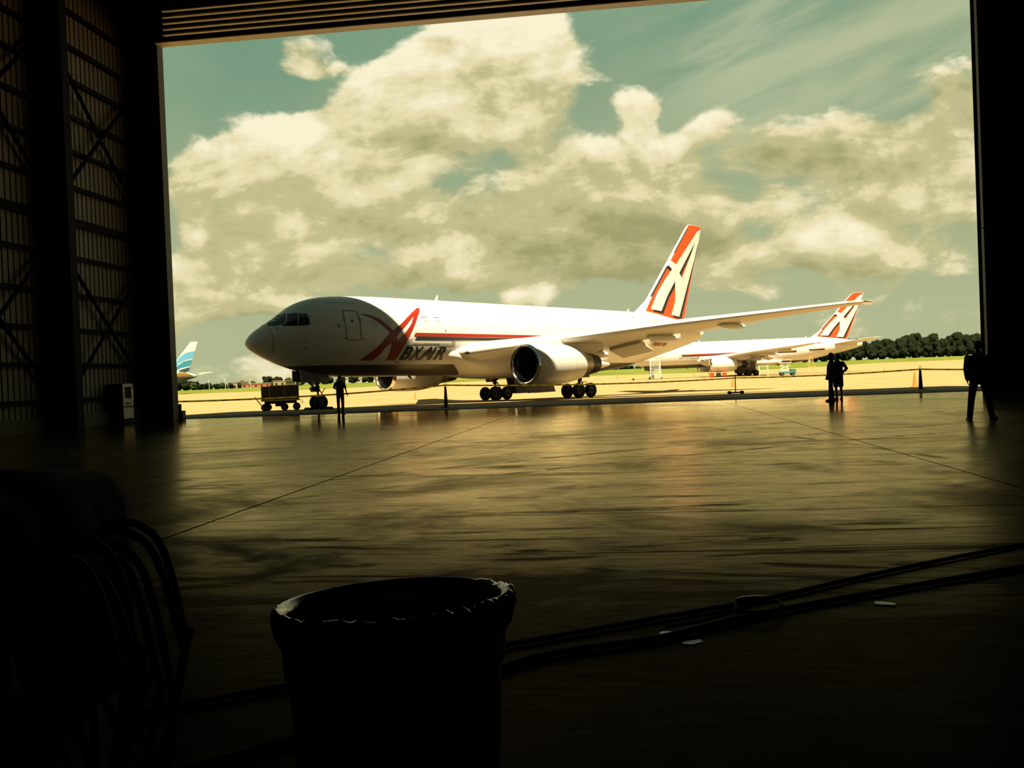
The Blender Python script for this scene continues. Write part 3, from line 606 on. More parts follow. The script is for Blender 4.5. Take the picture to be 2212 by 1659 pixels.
# ================================================================== PEOPLE
def hand(m,w,d,side,curl=.5,palm_n=None):
    # w wrist, d forearm direction, palm faces inwards
    w,d=Vector(w),Vector(d).normalized(); inn=Vector((-side,0,0)); inn=(inn-d*inn.dot(d)).normalized(); fwd=d.cross(inn)*(1 if side>0 else -1)
    if fwd.y<0: fwd=-fwd
    p=w+d*.045; m.caps(w,w+d*.03,.026,.027,10)
    for k,(o,L) in enumerate(((-.028,.062),(-.010,.074),(.009,.080),(.028,.072))):
        b=w+d*.088+fwd*o; m.caps(w+d*.02+fwd*o*.6,b,.017,.0125,8)
        a=curl*.9; v1=(d*math.cos(a*.5)+inn*math.sin(a*.5)); v2=(d*math.cos(a*1.4)+inn*math.sin(a*1.4)); v3=(d*math.cos(a*2.1)+inn*math.sin(a*2.1))
        q1=b+v1*L*.45; q2=q1+v2*L*.32; q3=q2+v3*L*.26; m.chain([b,q1,q2,q3],[.0105,.0098,.009,.008],8)
    tb=w+d*.028+fwd*.024; t1=tb+(d*.6+fwd*.7+inn*.35).normalized()*.040; t2=t1+(d*.85+fwd*.25+inn*.45).normalized()*.028
    m.chain([tb,t1,t2],[.0145,.0115,.009],8)
def remesh(o,v,sm=3):
    r=o.modifiers.new('merge','REMESH'); r.mode='VOXEL'; r.voxel_size=v; r.use_smooth_shade=True
    s=o.modifiers.new('soften','SMOOTH'); s.iterations=sm; s.factor=.5
    return o
def person(name,loc,rz,label,h=1.77,shoulder=.19,girth=1.0,armL=None,armR=None,feet=((-.10,0),(.10,0)),footdir=(0,0),head_turn=0,sleeve='short',legs='long',coat=0,shirt=navy,pants=cloth,collar=True,lean=0,head_tilt=0):
    t=empty(name,loc,rz,label,'person',None,h/1.77)
    hipz,kz,az=.93,.50,.09
    A={'L':armL or ((-.24,-.02,1.17),(-.25,.05,.91)),'R':armR or ((.24,-.02,1.17),(.25,.05,.91))}
    b=MB()
    hips=[(-.09,0,hipz),(.09,0,hipz)]; ank=[]; kn=[]
    for i,(fx,fy) in enumerate(feet):
        k=((hips[i][0]+fx)/2+ (-.01 if i==0 else .01),(fy)/2+.02,kz); a=(fx,fy,az); kn.append(k); ank.append(a)
        b.chain([hips[i],k,a],[.078,.052,.036]); d=math.radians(footdir[i]); dx,dy=math.sin(d),math.cos(d)
        b.caps((fx,fy,.05),(fx+dx*.15,fy+dy*.15,.035),.036,.026)
    b.loft([(0,0,.86,.14,.10),(0,0,1.0,.135,.10),(0,0,1.15,.13,.10),(0,lean*.5,1.3,.155,.105),(0,lean,1.42,shoulder-.03,.095),(0,lean,1.48,.08,.07)],20)
    b.chain([(0,lean,1.44),(0,lean+.015,1.56)],[.060,.055])
    hx=Matrix.Translation((0,lean+.02,1.655))@Matrix.Rotation(math.radians(head_turn),4,'Z')@Matrix.Rotation(math.radians(head_tilt),4,'X')
    hd=MB(); hd.ell((0,-.008,.02),(.076,.096,.100),20,14).ell((0,.022,-.045),(.058,.066,.066),16,10).ell((0,.060,-.085),(.028,.026,.022),10,8)
    hd.caps((0,.088,.012),(0,.108,-.022),.009,.014,8).ell((0,.090,.032),(.045,.014,.012),10,6).ell((0,.086,-.055),(.024,.010,.010),10,6)
    for s in (-1,1): hd.ell((s*.077,-.008,-.010),(.010,.022,.032),10,8)
    hd.b.transform(hx); me=bpy.data.meshes.new('tmp'); hd.b.to_mesh(me); b.b.from_mesh(me); bpy.data.meshes.remove(me)
    for k,sd in (('L',-1),('R',1)):
        e,w=A[k]; sh=(sd*(shoulder-.015),lean,1.425); b.chain([sh,e,w],[.047,.037,.026]); hand(b,w,Vector(w)-Vector(e),sd,.45)
    body=remesh(b.out('body',skin,t,angle=180),.0075,2)
    for s in (-1,1):
        e=MB().ell((0,0,0),(.011,.009,.009),10,8); e.b.transform(hx@Matrix.Translation((s*.031,.083,.010))); e.out('eye',mat('eye',(.6,.58,.52),.2),body)
    hr=MB().ell((0,-.018,.034),(.081,.096,.096),18,12).ell((0,-.045,-.005),(.072,.062,.075),14,10); hr.b.transform(hx); hr.out('hair',hair,t)
    # trousers or shorts
    p=MB(); p.loft([(0,0,.80,.15*girth,.12*girth),(0,0,.90,.17*girth,.128*girth),(0,0,1.02,.16*girth,.12*girth)],20)
    for i in (0,1):
        a=Vector(hips[i]); k=Vector(kn[i]); q=Vector(ank[i])
        if legs=='long': p.chain([a,k,q+Vector((0,0,.0))],[.098,.074,.064]); p.caps(q+Vector((0,0,.03)),q+Vector((0,.01,-.03)),.062,.064)
        else: p.caps(a,k+Vector((0,0,.04)),.105,.098)
    remesh(p.out('trousers' if legs=='long' else 'shorts',pants,t,angle=180),.014,2)
    # shirt or jacket
    g=girth; c=MB(); z0=.94-coat
    c.loft([(0,0,z0,(.168+coat*.08)*g,(.128+coat*.05)*g),(0,0,1.05,.168*g,.128*g),(0,0,1.18,.165*g,.125*g),(0,lean*.6,1.31,.178*g,.126*g),(0,lean,1.41,shoulder-.005,.108),(0,lean,1.465,.125,.085),(0,lean,1.495,.072,.068)],24)
    for k,sd in (('L',-1),('R',1)):
        e,w=(Vector(x) for x in A[k]); sh=Vector((sd*(shoulder-.02),lean,1.412))
        if sleeve=='short': c.caps(sh,sh.lerp(e,.86),.064,.060)
        else: c.chain([sh,e,e.lerp(w,.94)],[.070,.056,.046])
    remesh(c.out('jacket' if sleeve=='long' else 'shirt',shirt,t,angle=180),.014,2)
    if collar:
        cl=MB().lathe([(1.475,.074),(1.515,.066),(1.52,.060),(1.48,.064)],(0,lean+.005,0),'z',20); cl.out('collar',shirt,t)
    if sleeve=='short': MB().lathe([(.0,.168),(.035,.168),(.035,.162),(0,.162)],(0,0,.985),'z',24,False,1.0,.78).out('belt',blackp,t)
    for i,(fx,fy) in enumerate(feet):
        d=math.radians(footdir[i]); mx=Matrix.Translation((fx,fy,0))@Matrix.Rotation(-d,4,'Z')
        s=MB().loft([(0,.05,.0,.048,.135),(0,.05,.02,.050,.138),(0,.045,.05,.047,.125),(0,.0,.085,.042,.070),(0,-.01,.115,.042,.055)],18); s.b.transform(mx); s.out('shoe',blackp,t)
    return t
person('person',(-12.32,38.62,0),math.radians(0),'person in short sleeved dark shirt seen from behind, facing the nose of the near airliner',1.76,shoulder=.215,girth=1.08,
  armL=((-.285,.02,1.20),(-.17,.20,1.10)),armR=((.265,-.02,1.17),(.315,.02,.93)),feet=((-.10,.0),(.105,-.02)),footdir=(-10,22),head_tilt=-6)
person('person',(8.33,34.35,0),math.radians(88),'person in a long dark coat in profile, left one of the close pair',1.83,shoulder=.20,girth=1.12,
  armL=((-.21,.03,1.16),(-.20,.14,.95)),armR=((.21,-.02,1.16),(.21,.07,.92)),feet=((-.09,.06),(.09,-.06)),footdir=(-5,5),sleeve='long',legs='long',coat=.16,shirt=cloth,lean=-.03,head_tilt=-8)
person('person',(8.86,35.4,0),math.radians(18),'person in shorts with one elbow out, right one of the close pair by the sill',1.80,shoulder=.225,girth=1.15,
  armL=((-.27,-.02,1.17),(-.25,.08,.93)),armR=((.33,-.07,1.19),(.21,.06,1.02)),feet=((-.06,.05),(.10,-.03)),footdir=(-8,14),sleeve='long',legs='short',shirt=cloth,head_turn=10)
person('person',(8.63,21.68,0),math.radians(-8),'person in a long sleeved dark jacket, nearest and rightmost, legs apart beside the right jamb',1.86,shoulder=.235,girth=1.2,
  armL=((-.262,-.01,1.16),(-.215,.10,.92)),armR=((.262,-.01,1.16),(.22,.10,.92)),feet=((-.20,.03),(.24,-.02)),footdir=(-12,55),sleeve='long',coat=.06,shirt=cloth,head_tilt=-5)

# ================================================================== THINGS ON THE APRON
cart=empty('equipment_cart',(-22.25,56.6,gz(56.6)),math.radians(20),'ground equipment cart with brown box body and yellow deck, left of the nose wheels','cart')
yel=mat('yellow_paint',(.75,.50,.03),.5,var=.2)
MB().box(-1.22,1.30,-.55,.55,.66,.76).out('deck',yel,cart,smooth=False,bevel=.015)
bx=MB().box(-1.18,1.26,-.5,.5,.76,1.66).out('box_body',mat('brown_sheet_metal',(.12,.085,.055),.45,.3,var=.35,vs=2),cart,smooth=False,bevel=.02)
MB().box(-.62,1.30,-.54,.54,1.66,1.72).out('lid',mat('pale_lid',(.5,.47,.40),.4),cart,smooth=False,bevel=.01)
MB().box(-.66,-.62,-.512,-.50,.78,1.64).box(.32,.36,-.512,-.50,.78,1.64).out('panel_seam',mat('pale_trim',(.4,.36,.28),.5),bx,smooth=False)
MB().box(-.02,.05,-.53,-.5,.9,1.15).out('latch',blackp,bx,smooth=False)
MB().box(-1.0,1.1,-.35,.35,.48,.66).box(-.3,.35,-.42,.42,.30,.5).out('chassis',darkm,cart,smooth=False)
for a,b_ in ((-.98,-.42),(-.80,.42),(.30,-.42),(1.08,-.42),(1.08,.42)): wheel(cart,a,-b_,.25,.25,.16)
MB().tube([(-1.15,0,.32),(-1.62,0,.95)],.035).tube([(-1.62,-.14,.95),(-1.62,.14,.95)],.03).out('tow_bar',yel,cart)
MB().tube([(1.32,-.4,.7),(1.5,-.4,.62),(1.5,-.4,.5),(1.34,-.4,.5)],.02).out('hitch_loop',yel,cart)
def chock(x,y,rz,lab):
    t=MB().prism([(-.22,0),(.22,0),(.06,.17),(-.06,.17)],-.35,.35).out('wheel_chock',tyre,smooth=False,bevel=.02); t.location=(x,y,gz(y)); t.rotation_euler=(0,0,rz); tag(t,lab,'chock')
def bodyp(s,p): c,sn=math.cos(.8815),math.sin(.8815); return -21.858+s*c+p*sn,50.44+s*sn-p*c
x,y=bodyp(4.15,0); chock(x,y,.8815,'black rubber chock against the nose wheels, on the side towards the cart')
x,y=bodyp(5.65,0); chock(x,y,.8815,'black rubber chock against the nose wheels, on the side towards the main gear')
# tape posts
def loop_post(x,y,h,label):
    t=empty('tape_post',(x,y,gz(y)),0,label,'post','tall dark posts carrying the barrier tape')
    MB().box(-.24,.24,-.24,.24,0,.04).out('base_plate',blackp,t,smooth=False,bevel=.01)
    MB().lathe([(.04,.13),(.10,.115),(h-.28,.062),(h-.2,.05)],(0,0,0),'z',16,True).out('tapered_body',mat('dark_plastic',(.03,.018,.015),.5),t)
    MB().tube([(-.045,0,h-.22)]+[(-.055*math.cos(a),0,h-.06+.06*math.sin(a)) for a in (0,.5,1.1,1.57,2.05,2.6,3.14)]+[(.045,0,h-.22)],.012).out('loop_handle',mat('grey_handle',(.4,.38,.30),.4),t)
loop_post(-8.79,45.7,1.32,'tall dark tape post standing in front of the belly, left of the main wheels')
loop_post(16.56,49.1,1.27,'tall dark tape post beside the large orange cone near the right jamb')
t=empty('barrier_stanchion',(7.95,57.4,gz(57.4)),.1,'thin black stanchion on a wide low base, in front of the distant airliner','stanchion')
MB().lathe([(.05,.035),(1.25,.03)],(0,0,0),'z',12,True).out('pole',blackp,t)
MB().box(-.42,.42,-.2,.2,.05,.14).out('base',blackp,t,smooth=False,bevel=.02)
for sx_ in (-.4,.4): MB().lathe([(-.2,.10),(.2,.10)],(sx_,0,.10),'y',14,True).out('base_roller',tyre,t)
# barrier tape
tm=bpy.data.materials.new('yellow_caution_tape'); tm.use_nodes=True; n=NT(tm.node_tree); b=tm.node_tree.nodes['Principled BSDF']
P=n.node('ShaderNodeTexCoord').outputs['Object']; sx=n.sep(P)
fr=n.m('FRACT',n.m('DIVIDE',sx[0],.52)); k=n.m('MULTIPLY',n.m('LESS_THAN',fr,.40),n.m('GREATER_THAN',n.noise(n.v('MULTIPLY',P,(28,1,30)),1.0,1,.5),.50))
n.l.new(n.mix(k,(.85,.62,.05),(.05,.04,.02)),b.inputs['Base Color']); b.inputs['Roughness'].default_value=.4
tr_=n.node('ShaderNodeBsdfTranslucent'); n.l.new(n.mix(k,(.95,.66,.04),(.05,.04,.02)),tr_.inputs[0]); mx_=n.node('ShaderNodeMixShader'); mx_.inputs[0].default_value=.65
n.l.new(b.outputs[0],mx_.inputs[1]); n.l.new(tr_.outputs[0],mx_.inputs[2]); n.l.new(mx_.outputs[0],tm.node_tree.nodes['Material Output'].inputs[0])
def tape(a,b_,sag,label):
    a,b_=Vector(a),Vector(b_); L=[];N=60
    for i in range(N+1):
        k=i/N; p=a.lerp(b_,k); z=p.z-4*sag*k*(1-k); tw=math.sin(k*17+a.x)*.25
        L.append([(p.x,p.y-math.sin(tw)*.04,z-.042),(p.x,p.y+math.sin(tw)*.04,z+.042)])
    o=MB().rings(L,False,False).out('barrier_tape',tm); tag(o,label,'barrier tape')
tape((-20.47,39.27,.83),(-8.79,45.7,1.05),.13,'yellow and black tape running from the left jamb past the cart to the first post')
tape((-8.79,45.7,1.05),(7.95,57.4,.66),.16,'yellow and black tape strung in front of the near engine and main wheels')
tape((7.95,57.4,.66),(16.56,49.1,.88),.08,'yellow and black tape behind the close pair of people')
tape((16.56,49.1,.88),(20.5,39.42,.85),.06,'yellow and black tape leading from the last post behind the right wall')
# cones
conem=mat('orange_cone_plastic',(.95,.17,.02),.5)
def cone(x,y,h,label):
    t=empty('traffic_cone',(x,y,gz(y)),0,label,'cone','orange cones on the apron')
    MB().box(-.2*h,.2*h,-.2*h,.2*h,0,.04*h).out('base',conem,t,smooth=False,bevel=.01)
    MB().lathe([(.03*h,.155*h),(.06*h,.14*h),(.96*h,.028*h),(h,.024*h)],(0,0,0),'z',20,True).out('cone_body',conem,t)
cone(19.74,59.6,1.02,'large orange cone nearest the hangar, beside the rightmost tape post')
cone(-21.44,93.7,.86,'orange cone seen under the far engine of the near airliner')
cone(13.13,96.8,1.12,'orange cone just left of the thin stanchion')
cone(-105.6,216.8,.85,'small orange cone far out at the left edge of the doorway')
cone(1.64,221.0,1.05,'small orange cone far out below the tail of the near airliner')
cone(55.45,185.2,.85,'small orange cone far out between the paired people and the big cone')
# far ground equipment around the second airliner
Z2=-.92
wmet=mat('white_painted_metal',(.75,.74,.68),.4)
t=empty('boarding_stairs',(9.1,181.2,Z2),0,'white mobile boarding stairs at the front door of the distant airliner','stairs')
for s in (-1,1):
    MB().prism([(-2.3,.3),(-2.3,.0),(-2.1,.0),(1.4,4.0),(2.3,4.0),(2.3,4.2),(1.3,4.2)],-.04,.04).out('stringer',wmet,t,smooth=False,xf=Matrix.Translation((s*1.0,0,0))@Matrix.Rotation(PI/2,4,'Z'))
    MB().tube([(s*1.0,-2.3,1.1),(s*1.0,1.3,5.2),(s*1.0,2.3,5.2),(s*1.0,2.3,4.1)],.045).tube([(s*1.0,-2.3,.1),(s*1.0,-2.3,1.1)],.04).tube([(s*1.0,1.3,4.1),(s*1.0,1.3,5.2)],.04).tube([(s*1.0,-.5,2.1),(s*1.0,-.5,3.15)],.035).out('handrail',wmet,t)
    MB().tube([(s*.95,1.9,0.1),(s*.95,1.9,4.1)],.06).out('support_leg',wmet,t)
for k in range(16):
    yy=-2.15+k*.225; MB().box(-.98,.98,yy,yy+.16,.2+k*.245,.25+k*.245).out('tread',wmet,t,smooth=False)
MB().box(-1.0,1.0,1.35,2.4,4.08,4.16).out('platform',wmet,t,smooth=False)
for s in (-1,1):
    for yy in (-1.9,1.9): wheel(t,s*1.12,-yy,.22,.22,.14)
t=empty('tow_bar',(5.9,178.6,Z2),.1,'yellow aircraft tow bar lying left of the boarding stairs','tow bar')
MB().tube([(-2.6,0,.35),(2.2,0,.75)],.06).tube([(-2.6,0,.35),(-2.9,-.3,.4)],.05).tube([(-2.6,0,.35),(-2.9,.3,.4)],.05).out('bar',yel,t)
for s in (-.3,.3): wheel(t,-1.4,s,.22,.22,.12)
def trestle(x,y,h,label,m=None,sp=.32,nm='jack_stand'):
    m=m or mat('dull_yellow_metal',(.42,.32,.12),.5); t=empty(nm,(x,y,Z2),.2,label,nm.replace('_',' '))
    for a,b_ in ((-1,-1),(-1,1),(1,-1),(1,1)): MB().tube([(a*h*sp,b_*h*.22,0),(a*h*.04,b_*h*.03,h)],.045).out('leg',m,t)
    MB().tube([(-h*.2,-h*.15,h*.4),(h*.2,-h*.15,h*.4)],.03).box(-.12,.12,-.1,.1,h-.05,h+.05).out('cross_bar',m,t)
trestle(16.8,180.5,1.0,'small splayed stand on the ground just left of the distant engine')
trestle(19.2,176,.95,'small splayed stand directly under the distant engine inlet')
trestle(39.1,176.5,3.4,'tall tan stepladder opened under the tail of the distant airliner',mat('tan_ladder',(.62,.36,.14),.5),.28,'stepladder')
def cabinet(x,y,w,h,m,label,name='tool_cabinet'):
    t=empty(name,(x,y,Z2),0,label,'tool cabinet'); MB().box(-w/2,w/2,-.3,.3,.15,h).out('body',m,t,smooth=False,bevel=.02)
    for k in range(3): MB().box(-w/2+.05,w/2-.05,-.33,-.3,.22+k*(h-.25)/3,.17+(k+1)*(h-.25)/3).out('drawer',m,t,smooth=False,bevel=.01)
    for s in (-1,1): wheel(t,s*w*.38,.2,.07,.07,.05)
rc=mat('red_cabinet_paint',(.70,.06,.02),.4)
cabinet(20.1,178,.9,.95,rc,'red tool cabinet under the distant engine, left one')
cabinet(21.5,178.6,.9,.9,darkm,'black tool cabinet between the red ones under the distant engine')
cabinet(22.6,178,.8,.9,rc,'red tool cabinet under the distant engine, right one')
t=empty('work_platform',(29.2,172,Z2),0,'pale tubular work platform behind the main wheels of the distant airliner','platform')
for a in (-.8,.8):
    for b_ in (-.5,.5): MB().tube([(a,b_,0),(a,b_,2.0)],.035).out('post',wmet,t)
MB().box(-.85,.85,-.55,.55,1.0,1.06).tube([(-.8,-.5,1.9),(.8,-.5,1.9)],.03).tube([(-.8,.5,1.9),(.8,.5,1.9)],.03).out('deck',wmet,t,smooth=False)
t=empty('lift_truck',(32.0,164,Z2),0,'low teal and black service truck with a raised scissor lift beneath the distant tail','service truck')
tl=mat('teal_truck_paint',(.02,.16,.17),.4)
MB().box(-1.3,1.5,-.8,.8,.45,.75).box(.6,1.5,-.8,.8,.75,1.2).out('chassis',tl,t,smooth=False,bevel=.03)
for a in (-.9,1.0):
    for b_ in (-.7,.7): wheel(t,a,b_,.33,.33,.25)
for k in range(3):
    z=.8+k*.5; MB().tube([(-1.2,-.5,z),(.4,-.5,z+.5)],.05).tube([(-1.2,-.5,z+.5),(.4,-.5,z)],.05).out('scissor_arm',wmet,t)
MB().box(-1.5,.7,-.7,.7,2.3,2.42).tube([(-1.45,-.65,2.9),(.65,-.65,2.9)],.03).tube([(-1.45,-.65,2.35),(-1.45,-.65,2.9)],.03).tube([(.65,-.65,2.35),(.65,-.65,2.9)],.03).out('lift_platform',wmet,t,smooth=False)

# ================================================================== FAR BACKGROUND
leafm=mat('dark_green_foliage',(.010,.017,.005),.9,bump=1.0,bs=1.2,var=.6,vs=.7,spec=.1)
leaf2=mat('mid_green_foliage',(.032,.050,.014),.9,bump=1.0,bs=1.2,var=.5,vs=.8,spec=.1)
bark=mat('bark',(.06,.045,.03),.9)
def tree_proto(seed,lm,name):
    rnd=random.Random(seed); t=empty(name)
    bm=bmesh.new()
    for k in range(17):
        a=rnd.random()*2*PI; r=rnd.random()**.5*.36; z=.20+rnd.random()*.62; q=.20+.08*rnd.random(); q*=1.12-abs(z-.45)*.7
        g=bmesh.ops.create_icosphere(bm,subdivisions=3,radius=1)
        for v in g['verts']:
            d=v.co.normalized(); nn=1+.34*noise.noise(d*2.6+Vector((k*3.1,seed,0)))+.20*noise.noise(d*7+Vector((k,seed*2,5)))+.10*noise.noise(d*17)
            v.co=Vector((r*math.cos(a),r*math.sin(a),z))+Vector((d.x*q,d.y*q,d.z*q*.9))*nn
    me=bpy.data.meshes.new('crown'); bm.to_mesh(me); bm.free(); link('crown',me,lm,t,angle=180)
    MB().tube([(0,0,-.04),(.01,0,.2),(0,.02,.5)],[.035,.028,.015]).out('trunk',bark,t)
    return t
protos=[tree_proto(s,leafm,'broadleaf_tree') for s in (1,2,3)]+[tree_proto(s,leaf2,'broadleaf_tree') for s in (4,5)]
used=set()
def tree(i,x,y,z,h,w,label,group):
    o=protos[i]
    if i in used: o=copy_tree(o)
    used.add(i); o.location=(x,y,z); o.scale=(h*w,h*w,h); o.rotation_euler=(0,0,random.random()*6.28); tag(o,label,'tree',group)
LW='broad dark tree in the dense wood beyond the grass at the right'
x=106
while x<246:
    hh=12.5+4.5*noise.noise((x*.11,0,0))+random.uniform(-.8,1.6); 
    if x<140: hh*=.35+.65*max(0,(x-106)/34)
    G_='trees of the wood beyond the right of the apron'
    tree(random.choice((0,1,2)),x,588+random.uniform(-2,2),1.0,hh+1.2,.66,LW,G_)
    tree(random.choice((0,1,2)),x+3.4,574+random.uniform(-2,2),.9,hh*.86,.66,LW,G_)
    tree(random.choice((0,2,1)),x+1.0,562+random.uniform(-1,1),.7,hh*.52,.85,LW,G_)
    x+=random.uniform(6.2,7.6)
LL='dark tree in the row beyond the grass at the left edge of the doorway'
for px_,hh in ((-207,6.6),(-202.5,6.6),(-198,6.2),(-194,5.8),(-190,4.0),(-186.5,3.4),(-183,3.7),(-179.5,3.1),(-176,3.5),(-172.5,3.0)):
    for q_,w_ in ((0,1.0),(2.2,.85)): tree(random.choice((0,2,3)),px_*1.118+q_,425+q_*3+random.uniform(-1,1),-.9,hh*w_,.85,LL,'trees beyond the grass at the left')
LB='tree standing behind the low brick building'
for px_,hh in ((-167,6.2),(-162,5.6),(-155,9.5),(-150,9.0),(-145,7.2),(-139,7.5),(-133,7.8),(-126,7.2),(-120,8.6),(-114,8.4),(-107,7.0)):
    for q_,w_ in ((0,1.0),(3.4,.7)): tree(random.choice((0,1,4)),px_*1.263+q_,480+q_*2,-.8,hh*.68*w_,.85,LB,'trees behind the brick building')
LF='small pale green tree on the far skyline below the near airliner'
x=-120
while x<112:
    tree(random.choice((3,4,0)),x,660,-.5,random.uniform(3.4,5.2),1.2,LF,'trees on the far skyline'); x+=random.uniform(5,7.5)
def building(name,x0,x1,y,z,h,m,rm,label,door=None,win=0,d=14):
    t=empty(name,((x0+x1)/2,y,z),0,label,'building'); w=(x1-x0)/2
    MB().box(-w,w,0,d,0,h).out('walls',m,t,smooth=False); MB().box(-w-.2,w+.2,-.2,d+.2,h,h+.18).out('roof',rm,t,smooth=False)
    if door: MB().box(door[0],door[1],-.06,0,0,door[2]).out('garage_door',blackp,t,smooth=False)
    for k in range(win): a=-w+(k+.5)*2*w/win; MB().box(a-.6,a+.6,-.05,0,h*.35,h*.7).out('window',glassd,t,smooth=False)
tan=mat('tan_block_wall',(.30,.24,.14),.8,var=.2); brick=mat('red_brick_wall',(.36,.13,.06),.85,var=.2,vs=3); roofm=mat('pale_flat_roof',(.45,.42,.34),.7)
building('concrete_block_building',-196.5,-191.5,430,-.85,3.3,tan,roofm,'small tan block building with a dark doorway beyond the grass at the left',(-.6,1.6,1.8))
building('brick_building',-190.6,-175,433,-.85,2.3,brick,roofm,'long low red brick building beyond the grass behind the cart',None,5)
building('office_building',-174.6,-168,436,-.85,3.1,tan,roofm,'tan flat roofed block joined to the right end of the brick building',None,2)
building('warehouse',-163,-112,520,-.7,2.6,mat('pale_metal_wall',(.34,.32,.25),.7),roofm,'long pale metal warehouse on the skyline under the airliner nose',None,8)
building('warehouse',-108,-84,540,-.7,1.9,mat('beige_metal_wall',(.42,.38,.28),.7),roofm,'low beige shed on the skyline seen under the belly of the near airliner',None,3)
t=empty('storage_tank',(-143,500,-.8),0,'small white domed tank on the skyline just right of the person at the sill','tank')
MB().lathe([(0,1.0),(1.9,1.0)],(0,0,0),'z',20,True).out('shell',wmet,t); MB().ell((0,0,1.9),(1.0,1.0,.8)).out('dome',wmet,t)
for x,h,l in ((-187.5,4.6,'pale light pole left of the small tan building'),(-179,5.0,'pale light pole leftmost beyond the grass'),(-166,4.6,'pale light pole beside the tan office block')):
    t=empty('light_pole',(x-12,415,-.85),0,l,'pole'); MB().tube([(0,0,0),(0,0,h)],.09).out('mast',wmet,t); MB().box(-.4,.4,-.1,.1,h,h+.12).out('lamp_head',wmet,t,smooth=False)

# ================================================================== INSIDE THE HANGAR
# vending machine by the left wall
binm=mat('dark_bin_plastic',(.006,.006,.008),.7,spec=.2)
t=empty('vending_machine',(-21.70,36.50,0),0,'upright vending machine with a pale lit front against the ribbed left wall','vending machine')
beige=mat('beige_panel',(.62,.54,.38),.5)
MB().box(-.42,.42,-.52,.50,0,.20).out('plinth',binm,t,smooth=False,bevel=.01)
MB().box(-.38,.34,-.44,.42,.20,1.78).out('cabinet',mat('charcoal_cabinet',(.018,.018,.02),.5),t,smooth=False,bevel=.02)
MB().box(.34,.37,-.42,.40,.78,1.76).out('door_panel',beige,t,smooth=False,bevel=.008)
MB().box(.37,.385,-.25,.22,1.12,1.62).out('display_window',binm,t,smooth=False); MB().box(.37,.39,.24,.37,1.0,1.5).out('coin_panel',dmetal,t,smooth=False)
MB().box(.37,.40,-.2,.15,.84,.93).out('delivery_flap',blackp,t,smooth=False); MB().box(.34,.37,-.42,.40,.22,.70).out('lower_panel',beige,t,smooth=False,bevel=.008)
# waste bin with liner in the foreground
t=empty('waste_bin',(-.637,2.416,0),0,'large round dark waste bin with a black plastic liner folded over its rim','waste bin')
MB().lathe([(0,.20),(0,.262),(.02,.268),(.52,.298),(.70,.305),(.725,.309),(.735,.319),(.86,.325),(.875,.338),(.895,.338),(.897,.322),(.72,.300),(.1,.25),(.06,.10),(.06,.001)],(0,0,0),'z',64).out('bin_body',binm,t)
for s in (0,PI):
    MB().tube([(.30*math.cos(s+a),.30*math.sin(s+a),z) for a,z in ((-.16,.70),(-.16,.70))]+[(.355*math.cos(s+a),.355*math.sin(s+a),.69) for a in (-.13,0,.13)]+[(.30*math.cos(s+.16),.30*math.sin(s+.16),.70)],.014).out('handle',binm,t)
lm=mat('black_liner_film',(.006,.006,.007),.16,spec=.7)
R=[];NN=220
prof=[(.285,.45,0),(.296,.70,.3),(.300,.84,.8),(.303,.885,1),(.308,.902,1),(.317,.910,1),(.327,.914,1),(.332,.917,1),(.338,.914,1),(.342,.907,1.1),(.345,.895,1.1),(.346,.88,1.2),(.346,.868,1.2),(.344,.855,1.2),(.341,.843,1.2),(.338,.832,1.2)]
for i,(r,z,amp) in enumerate(prof):
    ring_=[]
    for j in range(NN):
        a=2*PI*j/NN; c_,s_=math.cos(a),math.sin(a)
        tight=max(0,min(1,.5-.75*(c_*(-.55)+s_*.83)))       # pulled smooth on the far left of the rim
        q=noise.noise(Vector((c_*9,s_*9,z*9)))*.55+noise.noise(Vector((c_*22,s_*22,z*30)))*.40+abs(noise.noise(Vector((c_*14,s_*14,z*5))))*.5-.2
        fold=1-abs(noise.noise(Vector((c_*7+2,s_*7,z*16))))*3; q+=.7*max(fold,-.5)
        k=amp*(.04+1.0*tight)*q
        hem=(.016*noise.noise(Vector((c_*3,s_*3,1)))+.010*noise.noise(Vector((c_*12,s_*12,2))))*max(0,(i-8)/5)
        ring_.append(((r+k*.014)*c_,(r+k*.014)*s_,z+k*.013+hem))
    R.append(ring_)
o=MB().rings(R,False).out('bin_liner',lm,t,angle=180)
for ch in kids(t):            # the soft bin is slightly racked: its rim dips away from the camera and to the left
    for v in ch.data.vertices: v.co.x*=.975; v.co.z*=1.012-.082*v.co.y+.036*v.co.x
# cables across the floor
cabm=mat('black_cable_rubber',(.004,.004,.005),.8,spec=.12)
def smooth(P,k=6):
    Q=[]
    for i in range(len(P)-1):
        p0=P[max(i-1,0)];p1=P[i];p2=P[i+1];p3=P[min(i+2,len(P)-1)]
        for j in range(k):
            t_=j/k; Q.append(tuple(.5*((2*b)+(-a+c)*t_+(2*a-5*b+4*c-d)*t_*t_+(-a+3*b-3*c+d)*t_**3) for a,b,c,d in zip(p0,p1,p2,p3)))
    return Q+[P[-1]]
def cable(P,r,label,name='power_cable',z=None):
    P=[(p[0],p[1],(p[2] if len(p)>2 else r+.002)) for p in P]; o=MB().tube(smooth(P),r,10).out(name,cabm); tag(o,label,'cable')
cable([(6.2,9.1),(4.8,8.3),(3.234,7.368),(1.852,6.454),(.93,5.778),(.167,5.33),(-.642,4.853),(-1.802,4.143),(-2.45,3.737),(-3.1,3.2),(-3.4,2.2)],.016,'thick black cable crossing the floor, the farther of the two running behind the bin')
